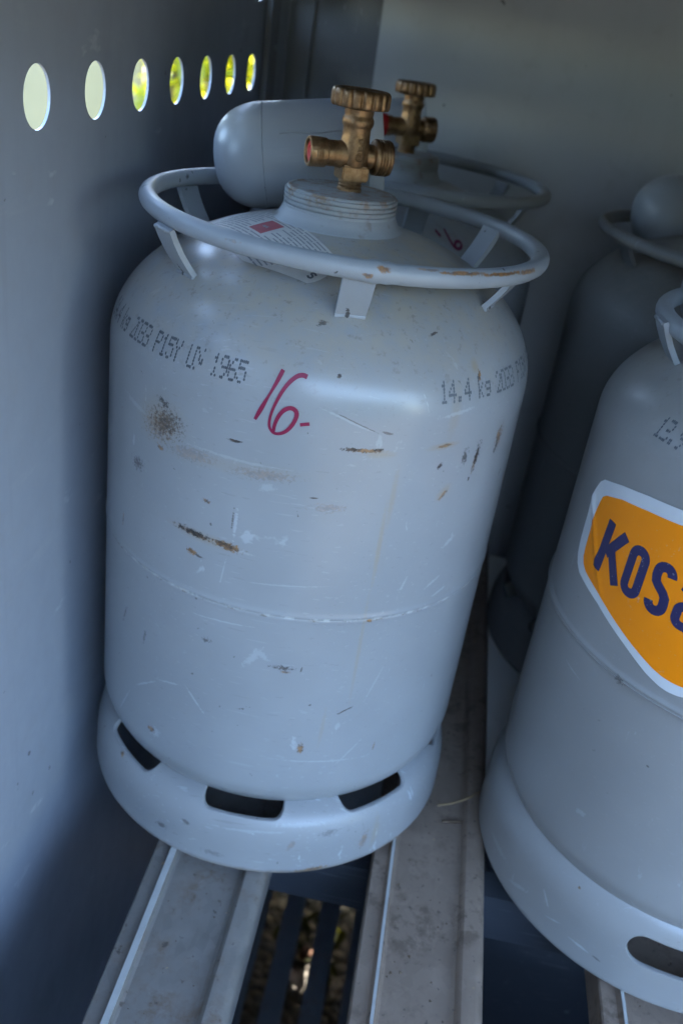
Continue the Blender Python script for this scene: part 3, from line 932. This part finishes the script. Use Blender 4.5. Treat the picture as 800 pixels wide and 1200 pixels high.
def zoned_body(o, marks):
    """the wear marks are shared out over zones of the shell, so that each zone's material stays small"""
    me = o.data.copy(); o.data = me
    me.materials.clear()
    def reach(m, t0, t1, z0, z1):
        k, th, z, turn, hl, hw, s_ = m
        c_, s2 = abs(math.cos(R(turn))), abs(math.sin(R(turn)))
        ex = (hl * c_ + hw * s2) * 1.5 / 2.618 + 1.6
        ez = (hl * s2 + hw * c_) * 1.5 + 7
        return th + ex > t0 and th - ex < t1 and z + ez > z0 and z - ez < z1
    zones = []
    def split(t0, t1, z0, z1, d=0):
        ms = [m for m in marks if reach(m, t0, t1, z0, z1)]
        if len(ms) <= 9 or d > 7: zones.append((t0, t1, z0, z1, ms)); return
        if (t1 - t0) * 2.618 > (z1 - z0):
            c_ = (t0 + t1) / 2; split(t0, c_, z0, z1, d + 1); split(c_, t1, z0, z1, d + 1)
        else:
            c_ = (z0 + z1) / 2; split(t0, t1, z0, c_, d + 1); split(t0, t1, c_, z1, d + 1)
    split(-90, 90, 40, 470)
    zones.append((-999, 999, -999, 999, []))
    for i, zn in enumerate(zones):
        me.materials.append(paint('worn_blue_grey_paint', GREY, 0.29, zn[4], coat=0.16, dust=0.95, seam=0.238 if zn[2] < 262 and zn[3] > 210 else None))
    vs = me.vertices
    for p in me.polygons:
        c_ = p.center
        th = math.degrees(math.atan2(c_.x, -c_.y)); z = c_.z * 1000
        for i, zn in enumerate(zones):
            if zn[0] <= th < zn[1] and zn[2] <= z < zn[3]:
                p.material_index = i; break
    for sl in o.material_slots: sl.link = 'DATA'

# ------------------------------------------------------------------ ground and outside
SHELF = CAM_Z - 0.5855
def ground():
    n = 40
    V, F = [], []
    for i in range(n + 1):
        for j in range(n + 1):
            a, b = (i / n - .5) * 2, (j / n - .5) * 2
            x = 120 * a ** 3 + 1.2 * a; y = 120 * b ** 3 + 1.2 * b + 0.7
            V.append((x, y, 0))
    for i in range(n):
        for j in range(n):
            F.append((i * (n + 1) + j, (i + 1) * (n + 1) + j, (i + 1) * (n + 1) + j + 1, i * (n + 1) + j + 1))
    o = link('ground', V, F, M['ground'])
    tag(o, 'stony brown ground under the locker and round it', kind='structure')
ground()

def leaf_cloud(n, fn, size, seed):
    r = random.Random(seed)
    V, F = [], []
    for _ in range(n):
        p = fn(r)
        s = size * r.uniform(.6, 1.3)
        m = Matrix.Rotation(r.uniform(0, 2 * PI), 3, 'Z') @ Matrix.Rotation(r.uniform(-1.2, 1.2), 3, 'X') @ Matrix.Rotation(r.uniform(-.8, .8), 3, 'Y')
        b = len(V)
        for q in ((0, -1, 0), (.38, -.35, .06), (.30, .4, .05), (0, 1, -.1), (-.30, .4, .05), (-.38, -.35, .06)):
            V.append(Vector(p) + m @ (Vector(q) * s))
        F += [(b, b + 1, b + 2, b + 3), (b, b + 3, b + 4, b + 5)]
    return V, F

hedge = empty('hedge', (-1.15, 3.4, 0), 'sunlit yellow green hedge glimpsed through the vent holes near the back corner', 'hedge')
def hp(r):
    while True:
        x, y, z = r.uniform(-.02, .80), r.uniform(-.12, .12), r.uniform(.12, 1.85)
        if (y / .13) ** 2 + max(0, (z - 1.5) / .4) ** 2 < r.uniform(.5, 1.1): return (x, y, z)
V, F = leaf_cloud(5200, hp, 0.05, 3)
tag(link('foliage', V, F, M['leaf'], hedge, smooth=False), kind='stuff')
stems = []
for k in range(7):
    x = .02 + k * .12
    stems.append(tube([(x, 0, 0), (x + rnd.uniform(-.05, .05), rnd.uniform(-.08, .08), .6), (x + rnd.uniform(-.1, .1), rnd.uniform(-.15, .15), 1.4)], lambda f: .016 * (1 - f * .6), 7))
for s_ in stems: link('stem', s_[0], s_[1], M['bark'], hedge)

th = empty('tall_hedge', (1.5, -7.5, 0), 'tall dark green hedge across the yard in front of the locker', 'hedge')  # added behind the camera to block low sky light; never in view
def thp(r): return (r.uniform(-10, 10), r.gauss(0, .45), 3.5 * r.random() ** .8 + r.uniform(-.2, .25))
V, F = leaf_cloud(9000, thp, 0.26, 5)
tag(link('foliage', V, F, M['dark_leaf'], th, smooth=False), kind='stuff')
for k in range(12):
    x = -9.2 + k * 1.67 + rnd.uniform(-.3, .3)
    link('stem', *tube([(x, 0, 0), (x + .1, .05, 2), (x + .05, 0, 4.6)], lambda f: .09 * (1 - f * .7), 8), M['bark'], th)

gw = empty('garden_wall', (-2.55, 4.0, 0), 'pale rendered wall seen through the vent holes nearest the camera', 'wall')
bevelled('wall_body', [box(-1.7, 1.19, -.1, .1, 0, 1.9)], M['render'], gw, .01)
bevelled('wall_coping', [box(-1.75, 1.21, -.15, .15, 1.903, 1.97)], M['render'], gw, .01)

# ------------------------------------------------------------------ locker
LK = empty('storage_locker', (0.10, 0.65, 0), 'grey sheet steel storage locker with round vent holes that houses the gas cylinders', 'storage locker')
LO = Vector((0.10, 0.65, 0))
def loc_obj(name, V, F, mat, smooth=False, sharp=None, label=None):
    return link(name, [Vector(v) - LO for v in V], F, mat, LK, smooth=smooth, sharp=sharp, label=label)

WX, BY, RX = -0.243, 1.155, 0.80
ROOF_Z = CAM_Z + 0.15
def perforated():
    bm = bmesh.new()
    y0, y1, z0, z1 = 0.10, BY + .0465, 0.004, ROOF_Z
    outer = [(y0, z0), (y1, z0), (y1, z1), (y0, z1)]
    edges = []
    def loop(pts):
        vs = [bm.verts.new((WX, a, b)) for a, b in pts]
        for i in range(len(vs)): edges.append(bm.edges.new((vs[i], vs[(i + 1) % len(vs)])))
    loop(outer)
    for k in range(-4, 8):
        loop([(0.5258 + 0.0842 * k + 0.0172 * math.cos(2 * PI * q / 32), CAM_Z - 0.0603 + 0.0172 * math.sin(2 * PI * q / 32)) for q in range(32)])
        loop([(0.5398 + 0.0842 * k + 0.0172 * math.cos(2 * PI * q / 32), CAM_Z + 0.0228 + 0.0172 * math.sin(2 * PI * q / 32)) for q in range(32)])
    res = bmesh.ops.triangle_fill(bm, use_beauty=True, use_dissolve=False, edges=edges)
    faces = [f for f in bm.faces]
    bmesh.ops.recalc_face_normals(bm, faces=faces)
    ext = bmesh.ops.extrude_face_region(bm, geom=faces)
    bmesh.ops.translate(bm, verts=[v for v in ext['geom'] if isinstance(v, bmesh.types.BMVert)], vec=(-0.0016, 0, 0))
    bmesh.ops.recalc_face_normals(bm, faces=bm.faces)
    me = bpy.data.meshes.new('side_panel')
    bmesh.ops.translate(bm, verts=bm.verts, vec=-LO)
    bm.to_mesh(me); bm.free()
    return link_me('side_panel', me, M['sheet'], LK, smooth=False, label='left side panel with rows of round vent holes')
perforated()
loc_obj('side_panel', *box(RX, RX + .0016, .10, BY + .05, .004, ROOF_Z), M['dim'])
dv = Vector((.36, -.64, 0)).normalized(); dn = Vector((-dv.y, dv.x, 0)) * .010
dp = [Vector((WX - .006, .085, 0)), Vector((WX - .006, .085, 0)) + dv * .80]
loc_obj('door', [p + q + Vector((0, 0, h)) for p in dp for q in (dn, -dn) for h in (.05, ROOF_Z - .01)], [(0, 1, 3, 2), (4, 6, 7, 5), (0, 4, 5, 1), (2, 3, 7, 6), (0, 2, 6, 4), (1, 5, 7, 3)], M['dim'], label='left door standing half open')  # unseen leaf, added and angled to keep sky light off the left
loc_obj('front_panel', *box(WX - .002, RX + .002, .097, .099, .004, SHELF - .03), M['sheet'])
loc_obj('roof_panel', *box(WX - .03, RX + .03, -.08, BY + .08, ROOF_Z + .002, ROOF_Z + .03), M['dim'])
SX = -0.1297
loc_obj('back_panel', *merge([box(SX, RX - .001, BY, BY + .002, .125, ROOF_Z), box(SX, .026, BY, BY + .002, .004, .125), box(.056, RX - .001, BY, BY + .002, .004, .125), box(.026, .056, BY, BY + .002, .004, .092)]), M['back'])
loc_obj('back_return', *box(SX, SX + .002, BY + .0025, BY + .046, .004, ROOF_Z), M['back'])
loc_obj('corner_panel', *box(WX - .004, SX + .03, BY + .047, BY + .049, .004, ROOF_Z), M['corner'])
loc_obj('corner_strip', *box(WX + .001, WX + .007, 1.075, 1.118, .004, ROOF_Z), M['corner'])
loc_obj('corner_strip', *box(WX + .0075, WX + .030, BY + .040, BY + .0465, .004, ROOF_Z), M['corner'])

def beam_section():
    top = [(0, -.034), (0, -.0055), (.0012, -.0042), (.0118, -.0040), (.0128, -.0012), (.0138, 0.0), (.0166, 0.0), (.0176, -.0012), (.0186, -.0062), (.0205, -.0075),
           (.0690, -.0075), (.0715, -.0060), (.0735, -.0015), (.0755, 0.0), (.0850, -.0002), (.0885, -.0016), (.0910, -.0046), (.0920, -.0085), (.0920, -.034)]
    bot = [(.0895, -.034), (.0895, -.0095), (.0870, -.0045), (.0850, -.0030), (.0770, -.0028), (.0755, -.0040), (.0735, -.0100), (.0690, -.0105), (.0190, -.0105), (.0165, -.0090), (.0155, -.0030), (.0148, -.0030), (.0138, -.0068), (.0025, -.0068), (.0025, -.034)]
    return top + bot
def beam(x, z, y0, y1, mat, name='shelf_beam'):
    sec = beam_section()
    n = len(sec)
    V = [(x + a, y, z + b) for y in (y0, y1) for a, b in sec]
    F = [(i, i + n, (i + 1) % n + n, (i + 1) % n) for i in range(n)]
    return loc_obj(name, V, F, mat, True, 30)
for bx in (-.1430, .0272, .2036, .3800, .5564, .7000):
    beam(bx, SHELF - 0.0006, 0.17, BY - .002, M['galv'] if bx < -.1 else M['galv_dusty'])
loc_obj('shelf_plate', *box(.1195, .2030, .655, 1.07, SHELF - .0100, SHELF - .0062), M['plate'], label='pale sheet bridging two shelf beams')  # made-up plate, its pale colour replacing a lit patch
for bx, w_ in ((-.1430, .0046), (.0272, .0022), (.2036, .0022)):
    loc_obj('beam_edge', *box(bx + .0152 - w_ / 2, bx + .0152 + w_ / 2, .1702, BY - .0022, SHELF - .0004, SHELF + .0004), M['galv_edge'])
# cross bearers that carry the beams
for y in (0.20, .545, 1.08):
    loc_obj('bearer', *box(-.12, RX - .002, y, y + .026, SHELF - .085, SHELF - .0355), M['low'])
# lower floor: narrow slats a little above the ground
k = 0
x = -.230
while x < RX - .05:
    loc_obj('floor_slat', *box(x, x + .030, .14, BY - .004, .184, .190), M['galv_dark'])
    x += .0545
loc_obj('floor_rail', *box(WX + .002, RX - .002, .13, .16, .12, .1835), M['galv_dark'])
loc_obj('floor_rail', *box(WX + .002, RX - .002, 1.11, 1.14, .14, .1835), M['galv_dark'])
V, F = lathe([(0.006, 0), (0.006, .002), (0.0045, .004), (0.0002, .0045)], 12)[:2]
for (x, z) in ((.30, 1.205), (.30, .93)):
    loc_obj('bolt', [(x + a, BY - c - .0005, z + b) for a, b, c in V], F, M['bolt'], True)

# ------------------------------------------------------------------ the cylinders on the shelf
main = make_cylinder(-.0825, .6416, 'scratched blue grey gas cylinder with a red handwritten 16 on its front', footm=M['main_foot'], ringm=M['ring_main'])
zoned_body([c for c in main.children if c.name.startswith('body')][0], MAIN_MARKS)
backl = make_cylinder(-.070, .953, 'gas cylinder behind the scratched one, only its brass valve, ring and shoulder showing', red_cap=True, top_dz=-.009, ring_scale=1.04)
front = make_cylinder(.2665, .603, 'clean grey gas cylinder with the orange and white sticker', foot='b', body=M['fr_body'], footm=M['fr_foot'], bracket_turn=-40, top_dz=-.022, ring_scale=.983)
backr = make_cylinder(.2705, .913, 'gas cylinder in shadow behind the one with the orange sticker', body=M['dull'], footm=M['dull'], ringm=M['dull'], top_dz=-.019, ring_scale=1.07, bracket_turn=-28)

DOME[0] = 0.092
def mark(name, parts_, mat, parent):
    V, F = merge(parts_)
    return link(name, V, F, mat, parent, smooth=False)

# writing on the scratched cylinder
mm = lambda pts: [(t * 2.618, z) for t, z in pts]
pen = lambda f: 2.5 * (0.85 + 0.2 * math.sin(f * 9 + 1))
one = smooth_path(mm([(-0.8, 404.0), (-1.8, 396.5), (-2.9, 389.5), (-5.5, 373.1)]), 1)
six = smooth_path(mm([(5.0, 402.3), (3.9, 403.1), (2.4, 401.8), (0.4, 396.0), (-1.1, 386.6), (-2.0, 378.4), (-2.2, 371.0), (-1.3, 367.3), (-0.2, 366.6), (1.3, 368.0), (2.7, 371.8), (3.7, 377.6), (3.9, 382.3), (2.5, 384.6), (0.9, 382.6), (-0.2, 378.3), (-0.9, 372.5), (-1.0, 367.6)]), 2)
dash = mm([(4.8, 374.9), (5.8, 375.6), (6.9, 376.3)])
mark('price_mark', [ribbon([tuple(p) for p in one], pen, surf, .00030), ribbon([tuple(p) for p in six], pen, surf, .00036), ribbon(dash, 2.2, surf, .0003)], M['marker'], main)['label'] = 'crimson handwritten 16 with a dash'
tx = "14.4 kg 2033 P15Y UN 1965"
fade1 = lambda k: 0.38 if k in (19,) else (0.28 if k in (20, 21) else 0.03)
H = 11.2
mark('stencilled_marking', [dot_text(tx, -9.4 * 2.618 - 24 * 6.05 - 4.6 + 0, 392.6, 6.05, H, fade1)], M['ink'], main)
fade2 = lambda k: 0.03 if k < 12 else 0.2
mark('stencilled_marking', [dot_text(tx, 38.2 * 2.618, 391.6, 6.55, H, fade2)], M['faint_ink'], main)
# the red marker on the cylinder behind it
m1 = smooth_path(mm([(24.5, 432.8), (26.5, 428.5)]), 1)
m6 = smooth_path(mm([(28.9, 434.0), (30.6, 425.0), (32.0, 420.8), (33.8, 419.9), (35.4, 422.2), (35.2, 425.4), (33.6, 426.0), (32.2, 423.8), (32.4, 421.0)]), 2)
mark('price_mark', [ribbon([tuple(p) for p in m1], 2.4, surf, .0003), ribbon([tuple(p) for p in m6], 2.4, surf, .00036)], M['marker_dull'], backl)
DOME[0] = 0.081
# print high on the stickered cylinder
mark('stencilled_marking', [dot_text("13.9 kg 2033 P15Y UN 1965", -61.9 * 2.618, 393.4, 6.2, 10.6, lambda k: 0.03, 0.0)], M['ink'], front)

DOME[0] = 0.092
# printed label on the scratched cylinder's shoulder
EO, ED, EP = Vector((.0041, -.0635)), Vector((-.646, .763)), Vector((-.76, -.646))
def lab(a, p, off):     # a mm along the label's inner edge, p mm across it
    q = EO + ED * (a / 1000) + EP * (p / 1000)
    return dome_xy(q.x, q.y, off)
def lab_edge(a):
    lo = 0 if a > -20 else (-20 - a) * 2.2
    hi = 50 if a > 18 else 50 - (18 - a) ** 1.2 * 0.26
    if a > 92: lo, hi = (a - 92) ** 1.4 * .3, 50 - (a - 92) ** 1.4 * .3
    if a < -13:
        k = math.sqrt(max(0.0, 1 - ((-13 - a) / 12.2) ** 2))
        lo, hi = max(lo, 21 - 16 * k), min(hi, 21 + 13 * k)
    return lo, max(hi, lo + .2)
V, F = [], []
cols = [-25.1 + i * 0.6 for i in range(21)] + [-12.5 + i * 2.0 for i in range(59)]
rows = 14
for a in cols:
    lo, hi = lab_edge(a)
    for j in range(rows + 1): V.append(lab(a, lo + (hi - lo) * j / rows, .0003))
for i in range(len(cols) - 1):
    for j in range(rows): F.append((i * (rows + 1) + j, (i + 1) * (rows + 1) + j, (i + 1) * (rows + 1) + j + 1, i * (rows + 1) + j + 1))
wl = link('warning_label', V, F, M['label_paper'], main, label='pale printed label curving over the shoulder')
cc = (48.0, 18.5)
s = 8.6
dia = [(cc[0] + a, cc[1] + b) for a, b in ((-s, -s), (s, -s), (s, s), (-s, s))]
V, F = [], []
for i in range(9):
    for j in range(9):
        a = cc[0] - s + 2 * s * i / 8; b = cc[1] - s + 2 * s * j / 8
        V.append(lab(a, b, .0005))
for i in range(8):
    for j in range(8): F.append((i * 9 + j, (i + 1) * 9 + j, (i + 1) * 9 + j + 1, i * 9 + j + 1))
link('hazard_panel', V, F, M['label_red'], wl)
fl = smooth_path([(cc[0] - 3, cc[1] + 2), (cc[0] - 1.5, cc[1] - 1), (cc[0] + 0.3, cc[1] + 2.6), (cc[0] + 1.5, cc[1] - .5), (cc[0] + 3, cc[1] + 1.4)], 2)
mark('flame_symbol', [ribbon([tuple(p) for p in fl], 1.3, lab, .0007, .5)], M['label_ink'], wl)
lines = []
for r_ in range(17):
    p = 2.6 + r_ * 2.7
    a = -12.0 + (0 if r_ < 5 else (r_ - 5) * 1.6)
    while a < 92:
        L = rnd.uniform(4, 15)
        b = min(a + L, 93)
        if not (cc[0] - s - 2 < b and a < cc[0] + s + 2 and abs(p - cc[1]) < s + 1.5) and b - a > 1:
            lines.append(ribbon([(a, p), (b, p)], 1.0, lab, .0005, 2.0))
        a += L + rnd.uniform(0.8, 1.6)
mark('fine_print', lines, M['label_ink'], wl)
def five(a0, p0, k=1.0):
    pts = [(0, 3.6), (0, 0), (2.6, 0), (2.4, 1.8), (2.9, 3.2), (4.2, 3.8), (5.6, 3.1), (6.0, 1.6), (5.6, .2)]
    return [(a0 - y * k, p0 + x * k) for x, y in [(q[0], q[1]) for q in pts]]
mark('bold_digit', [ribbon([tuple(q) for q in smooth_path(five(-18.6, 19.5, .80), 1)], 1.4, lab, .0006, .5)], M['ink'], wl)

# the orange sticker
def interp(xs, ys, x):
    if x <= xs[0]: return ys[0]
    for i in range(len(xs) - 1):
        if x <= xs[i + 1]:
            t = (x - xs[i]) / (xs[i + 1] - xs[i]); return ys[i] + (ys[i + 1] - ys[i]) * t
    return ys[-1]
CX = -92.0
def half(fx):       # mirrored about the middle of the sticker
    return lambda xs, ys, u: interp(xs, ys, u if u <= CX else 2 * CX - u)
mir = half(None)
OT = ([-199, -198.4, -197, -194, -190, -169, -146, -121, -105, -92], [318, 330, 338, 344.5, 348, 354.5, 359.5, 363, 364.6, 365.2])
OB = ([-199, -198.4, -196.5, -193, -187, -159, -129, -108, -98, -92], [312, 298, 288.5, 282.5, 278.5, 272.5, 261.3, 252.2, 249.2, 248.6])
IT = ([-189, -188.5, -187.5, -186, -182, -165.5, -142, -118, -104, -92], [318, 328, 333, 337.5, 340.5, 346.5, 351, 354.3, 356, 356.6])
IB = ([-189, -188.5, -187.5, -185, -180, -160, -123, -106, -98, -92], [312, 298, 291, 287, 284, 279, 264.5, 258.4, 256.6, 256.2])
def crease(u, z):
    # the vinyl stands up in a fold across its end
    d = (u + 193) * 0.79 - (325 - z) * 0.60
    return 0.0009 * math.exp(-(d / 2.6) ** 2) * max(0.0, min(1.0, (z - 272) / 25)) * (1 if u < -150 else 0) + 0.0006 * math.exp(-((u + 197) / 4) ** 2) * (1 if z > 322 else 0)
def vinyl(u, z, off): return surf(u, z, off + crease(u, z))
def shield(T, B, off):
    us, u = [], T[0][0]
    while u < CX:
        us.append(u); u += 0.5 if u < -145 else 2.0
    us += [2 * CX - q for q in us[::-1]]
    V, F = [], []
    rows = 90
    for u in us:
        t, b = mir(*T, u), mir(*B, u)
        for j in range(rows + 1): V.append(vinyl(u, b + (t - b) * j / rows, off))
    for i in range(len(us) - 1):
        for j in range(rows): F.append((i * (rows + 1) + j, (i + 1) * (rows + 1) + j, (i + 1) * (rows + 1) + j + 1, i * (rows + 1) + j + 1))
    return V, F
st = link('sticker', *shield(OT, OB, .00035), M['white_vinyl'], front, label='white bordered orange sticker with navy letters')
link('orange_field', *shield(IT, IB, .00055), M['orange_vinyl'], st)
def rrect(u0, u1, z0, z1, r):
    pts = []
    for cx, cz, a0 in ((u1 - r, z1 - r, 0), (u0 + r, z1 - r, 90), (u0 + r, z0 + r, 180), (u1 - r, z0 + r, 270)):
        for q in range(7): pts.append((cx + r * math.cos(R(a0 + q * 15)), cz + r * math.sin(R(a0 + q * 15))))
    return pts
def letter(strokes, k0):
    out = []
    for i, (pts, w, cl) in enumerate(strokes):
        out.append(ribbon(pts, w, vinyl, (.00085 + .00004 * (i + k0)), 0.5, cl, 10))
    return out
arc = lambda cx, cz, r, a0, a1, sx=1.0, n=10: [(cx + sx * r * math.cos(R(a0 + (a1 - a0) * i / n)), cz + r * math.sin(R(a0 + (a1 - a0) * i / n))) for i in range(n + 1)]
Z0, Z1 = 292, 328.5
K = [([(-169.6, Z0 + 1), (-167.6, Z1 + 1)], 7.4, False), ([(-165.2, 307.5), (-151.6, Z1 - 1)], 7.0, False), ([(-162.0, 314.5), (-149.4, Z0 + .5)], 7.0, False)]
O = [(rrect(-142.6, -132.6, Z0 + 3.2, Z1 - 3.2, 4.9), 6.3, True)]
u0 = -117.4
S = [(arc(u0, Z1 - 8.1, 5.0, 0, 180) + [(u0 - 5.0, Z1 - 11)] + [(u0 - 4.2, 314), (u0 - 1.5, 311.5), (u0 + 2.2, 309), (u0 + 4.6, 306)] + [(u0 + 5.0, Z0 + 10.5)] + arc(u0, Z0 + 8.1, 5.0, 0, -180), 6.3, False)]
A = [(rrect(-103.0, -93.2, Z0 + 3.0, 308, 4.4), 5.8, True), ([(-93.2, Z0)] + [(-93.2, 314)] + arc(-98.0, 315, 4.8, 0, 165), 5.8, False)]
N = [([(-84.0, Z0), (-84.0, Z1)], 6.4, False), ([(-84.0, Z1 - 2), (-70.5, Z0 + 2)], 6.8, False), ([(-70.5, Z0), (-70.5, Z1)], 6.4, False)]
k0 = 0
for ch in (K, O, S, A, N):
    mark('letter', letter(ch, k0), M['navy'], st); k0 += 1

# ------------------------------------------------------------------ lower tier
low = 0.1905
lows = [(.235, .80, 'shadowed gas cylinder below the shelf, left of the gap beside the stickered one'),
        (.52, .66, 'shadowed gas cylinder below the shelf under the stickered one')]
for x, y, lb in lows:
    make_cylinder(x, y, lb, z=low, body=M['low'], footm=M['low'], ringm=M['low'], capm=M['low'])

# small things
def stalk(name, pts, rad, mat, label, cat):
    pts = [tuple(p) for p in smooth_path(pts, 3)]
    o = link(name, *tube(pts, rad, 7), mat)
    return tag(o, label, cat)
s0 = SHELF
stalk('dry_stalk', [(.076, .602, s0 - .003), (.088, .603, s0 + .001), (.101, .610, s0 + .004), (.112, .623, s0 + .003)], .0008, M['straw'], 'thin bent dry straw lying on the shelf beam by the scratched cylinder', 'straw')
stalk('twig', [(.082, .588, s0 - .0065), (.092, .590, s0 - .0062), (.101, .592, s0 - .006)], .0011, M['twig'], 'short dark twig just below the bent straw on the shelf beam', 'twig')
gv, gf = [], []
for k in range(150):
    bx = rnd.choice((-.143, .0272, .0272, .2036)) + rnd.uniform(.022, .066)
    by = rnd.uniform(.34, .80)
    rad = rnd.choice((.0005, .0006, .0008, .0011, .0016)) * rnd.uniform(.7, 1.2)
    b0 = len(gv)
    for q in ((1, 0, 0), (-.5, .8, 0), (-.5, -.8, 0), (.2, .1, .9)):
        a_ = rnd.uniform(.6, 1.2)
        ca, sa = math.cos(k), math.sin(k)
        gv.append((bx + rad * a_ * (q[0] * ca - q[1] * sa), by + rad * a_ * (q[0] * sa + q[1] * ca), SHELF - .0080 + rad * a_ * q[2]))
    gf += [(b0, b0 + 1, b0 + 3), (b0 + 1, b0 + 2, b0 + 3), (b0 + 2, b0, b0 + 3)]
tag(link('grit', gv, gf, M['twig'], smooth=False), 'brown crumbs of dirt scattered in the shelf beams', kind='stuff')
# weeds, a fallen orange and a pale dry leaf on the ground below the floor slats
weed = empty('weed', (-.030, 1.0, 0), 'small green weed growing up between the floor slats below the shelf', 'weed')
V, F = leaf_cloud(60, lambda r: (r.uniform(-.05, .06), r.uniform(-.06, .09), r.uniform(.006, .032)), .014, 8)
link('leaf', V, F, M['weed'], weed, smooth=False)['kind'] = 'stuff'
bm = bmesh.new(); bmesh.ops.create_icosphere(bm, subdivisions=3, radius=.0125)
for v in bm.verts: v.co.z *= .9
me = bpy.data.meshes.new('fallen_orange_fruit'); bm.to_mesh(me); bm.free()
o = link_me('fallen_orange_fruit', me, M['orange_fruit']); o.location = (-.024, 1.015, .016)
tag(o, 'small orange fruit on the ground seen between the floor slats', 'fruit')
V, F = [], []
for i in range(9):
    for j in range(5):
        f = i / 8; w = .014 * math.sin(PI * min(.98, f + .04)) ** .7
        V.append(((j / 2 - 1) * w, (f - .5) * .05, .006 + .004 * abs(j / 2 - 1) + .003 * math.sin(f * 6)))
for i in range(8):
    for j in range(4): F.append((i * 5 + j, (i + 1) * 5 + j, (i + 1) * 5 + j + 1, i * 5 + j + 1))
o = link('dry_leaf', V, F, M['pale_leaf']); o.location = (-.034, .968, .012); o.rotation_euler = (.1, .2, .5)
tag(o, 'pale dry leaf on the ground below the orange fruit', 'leaf')
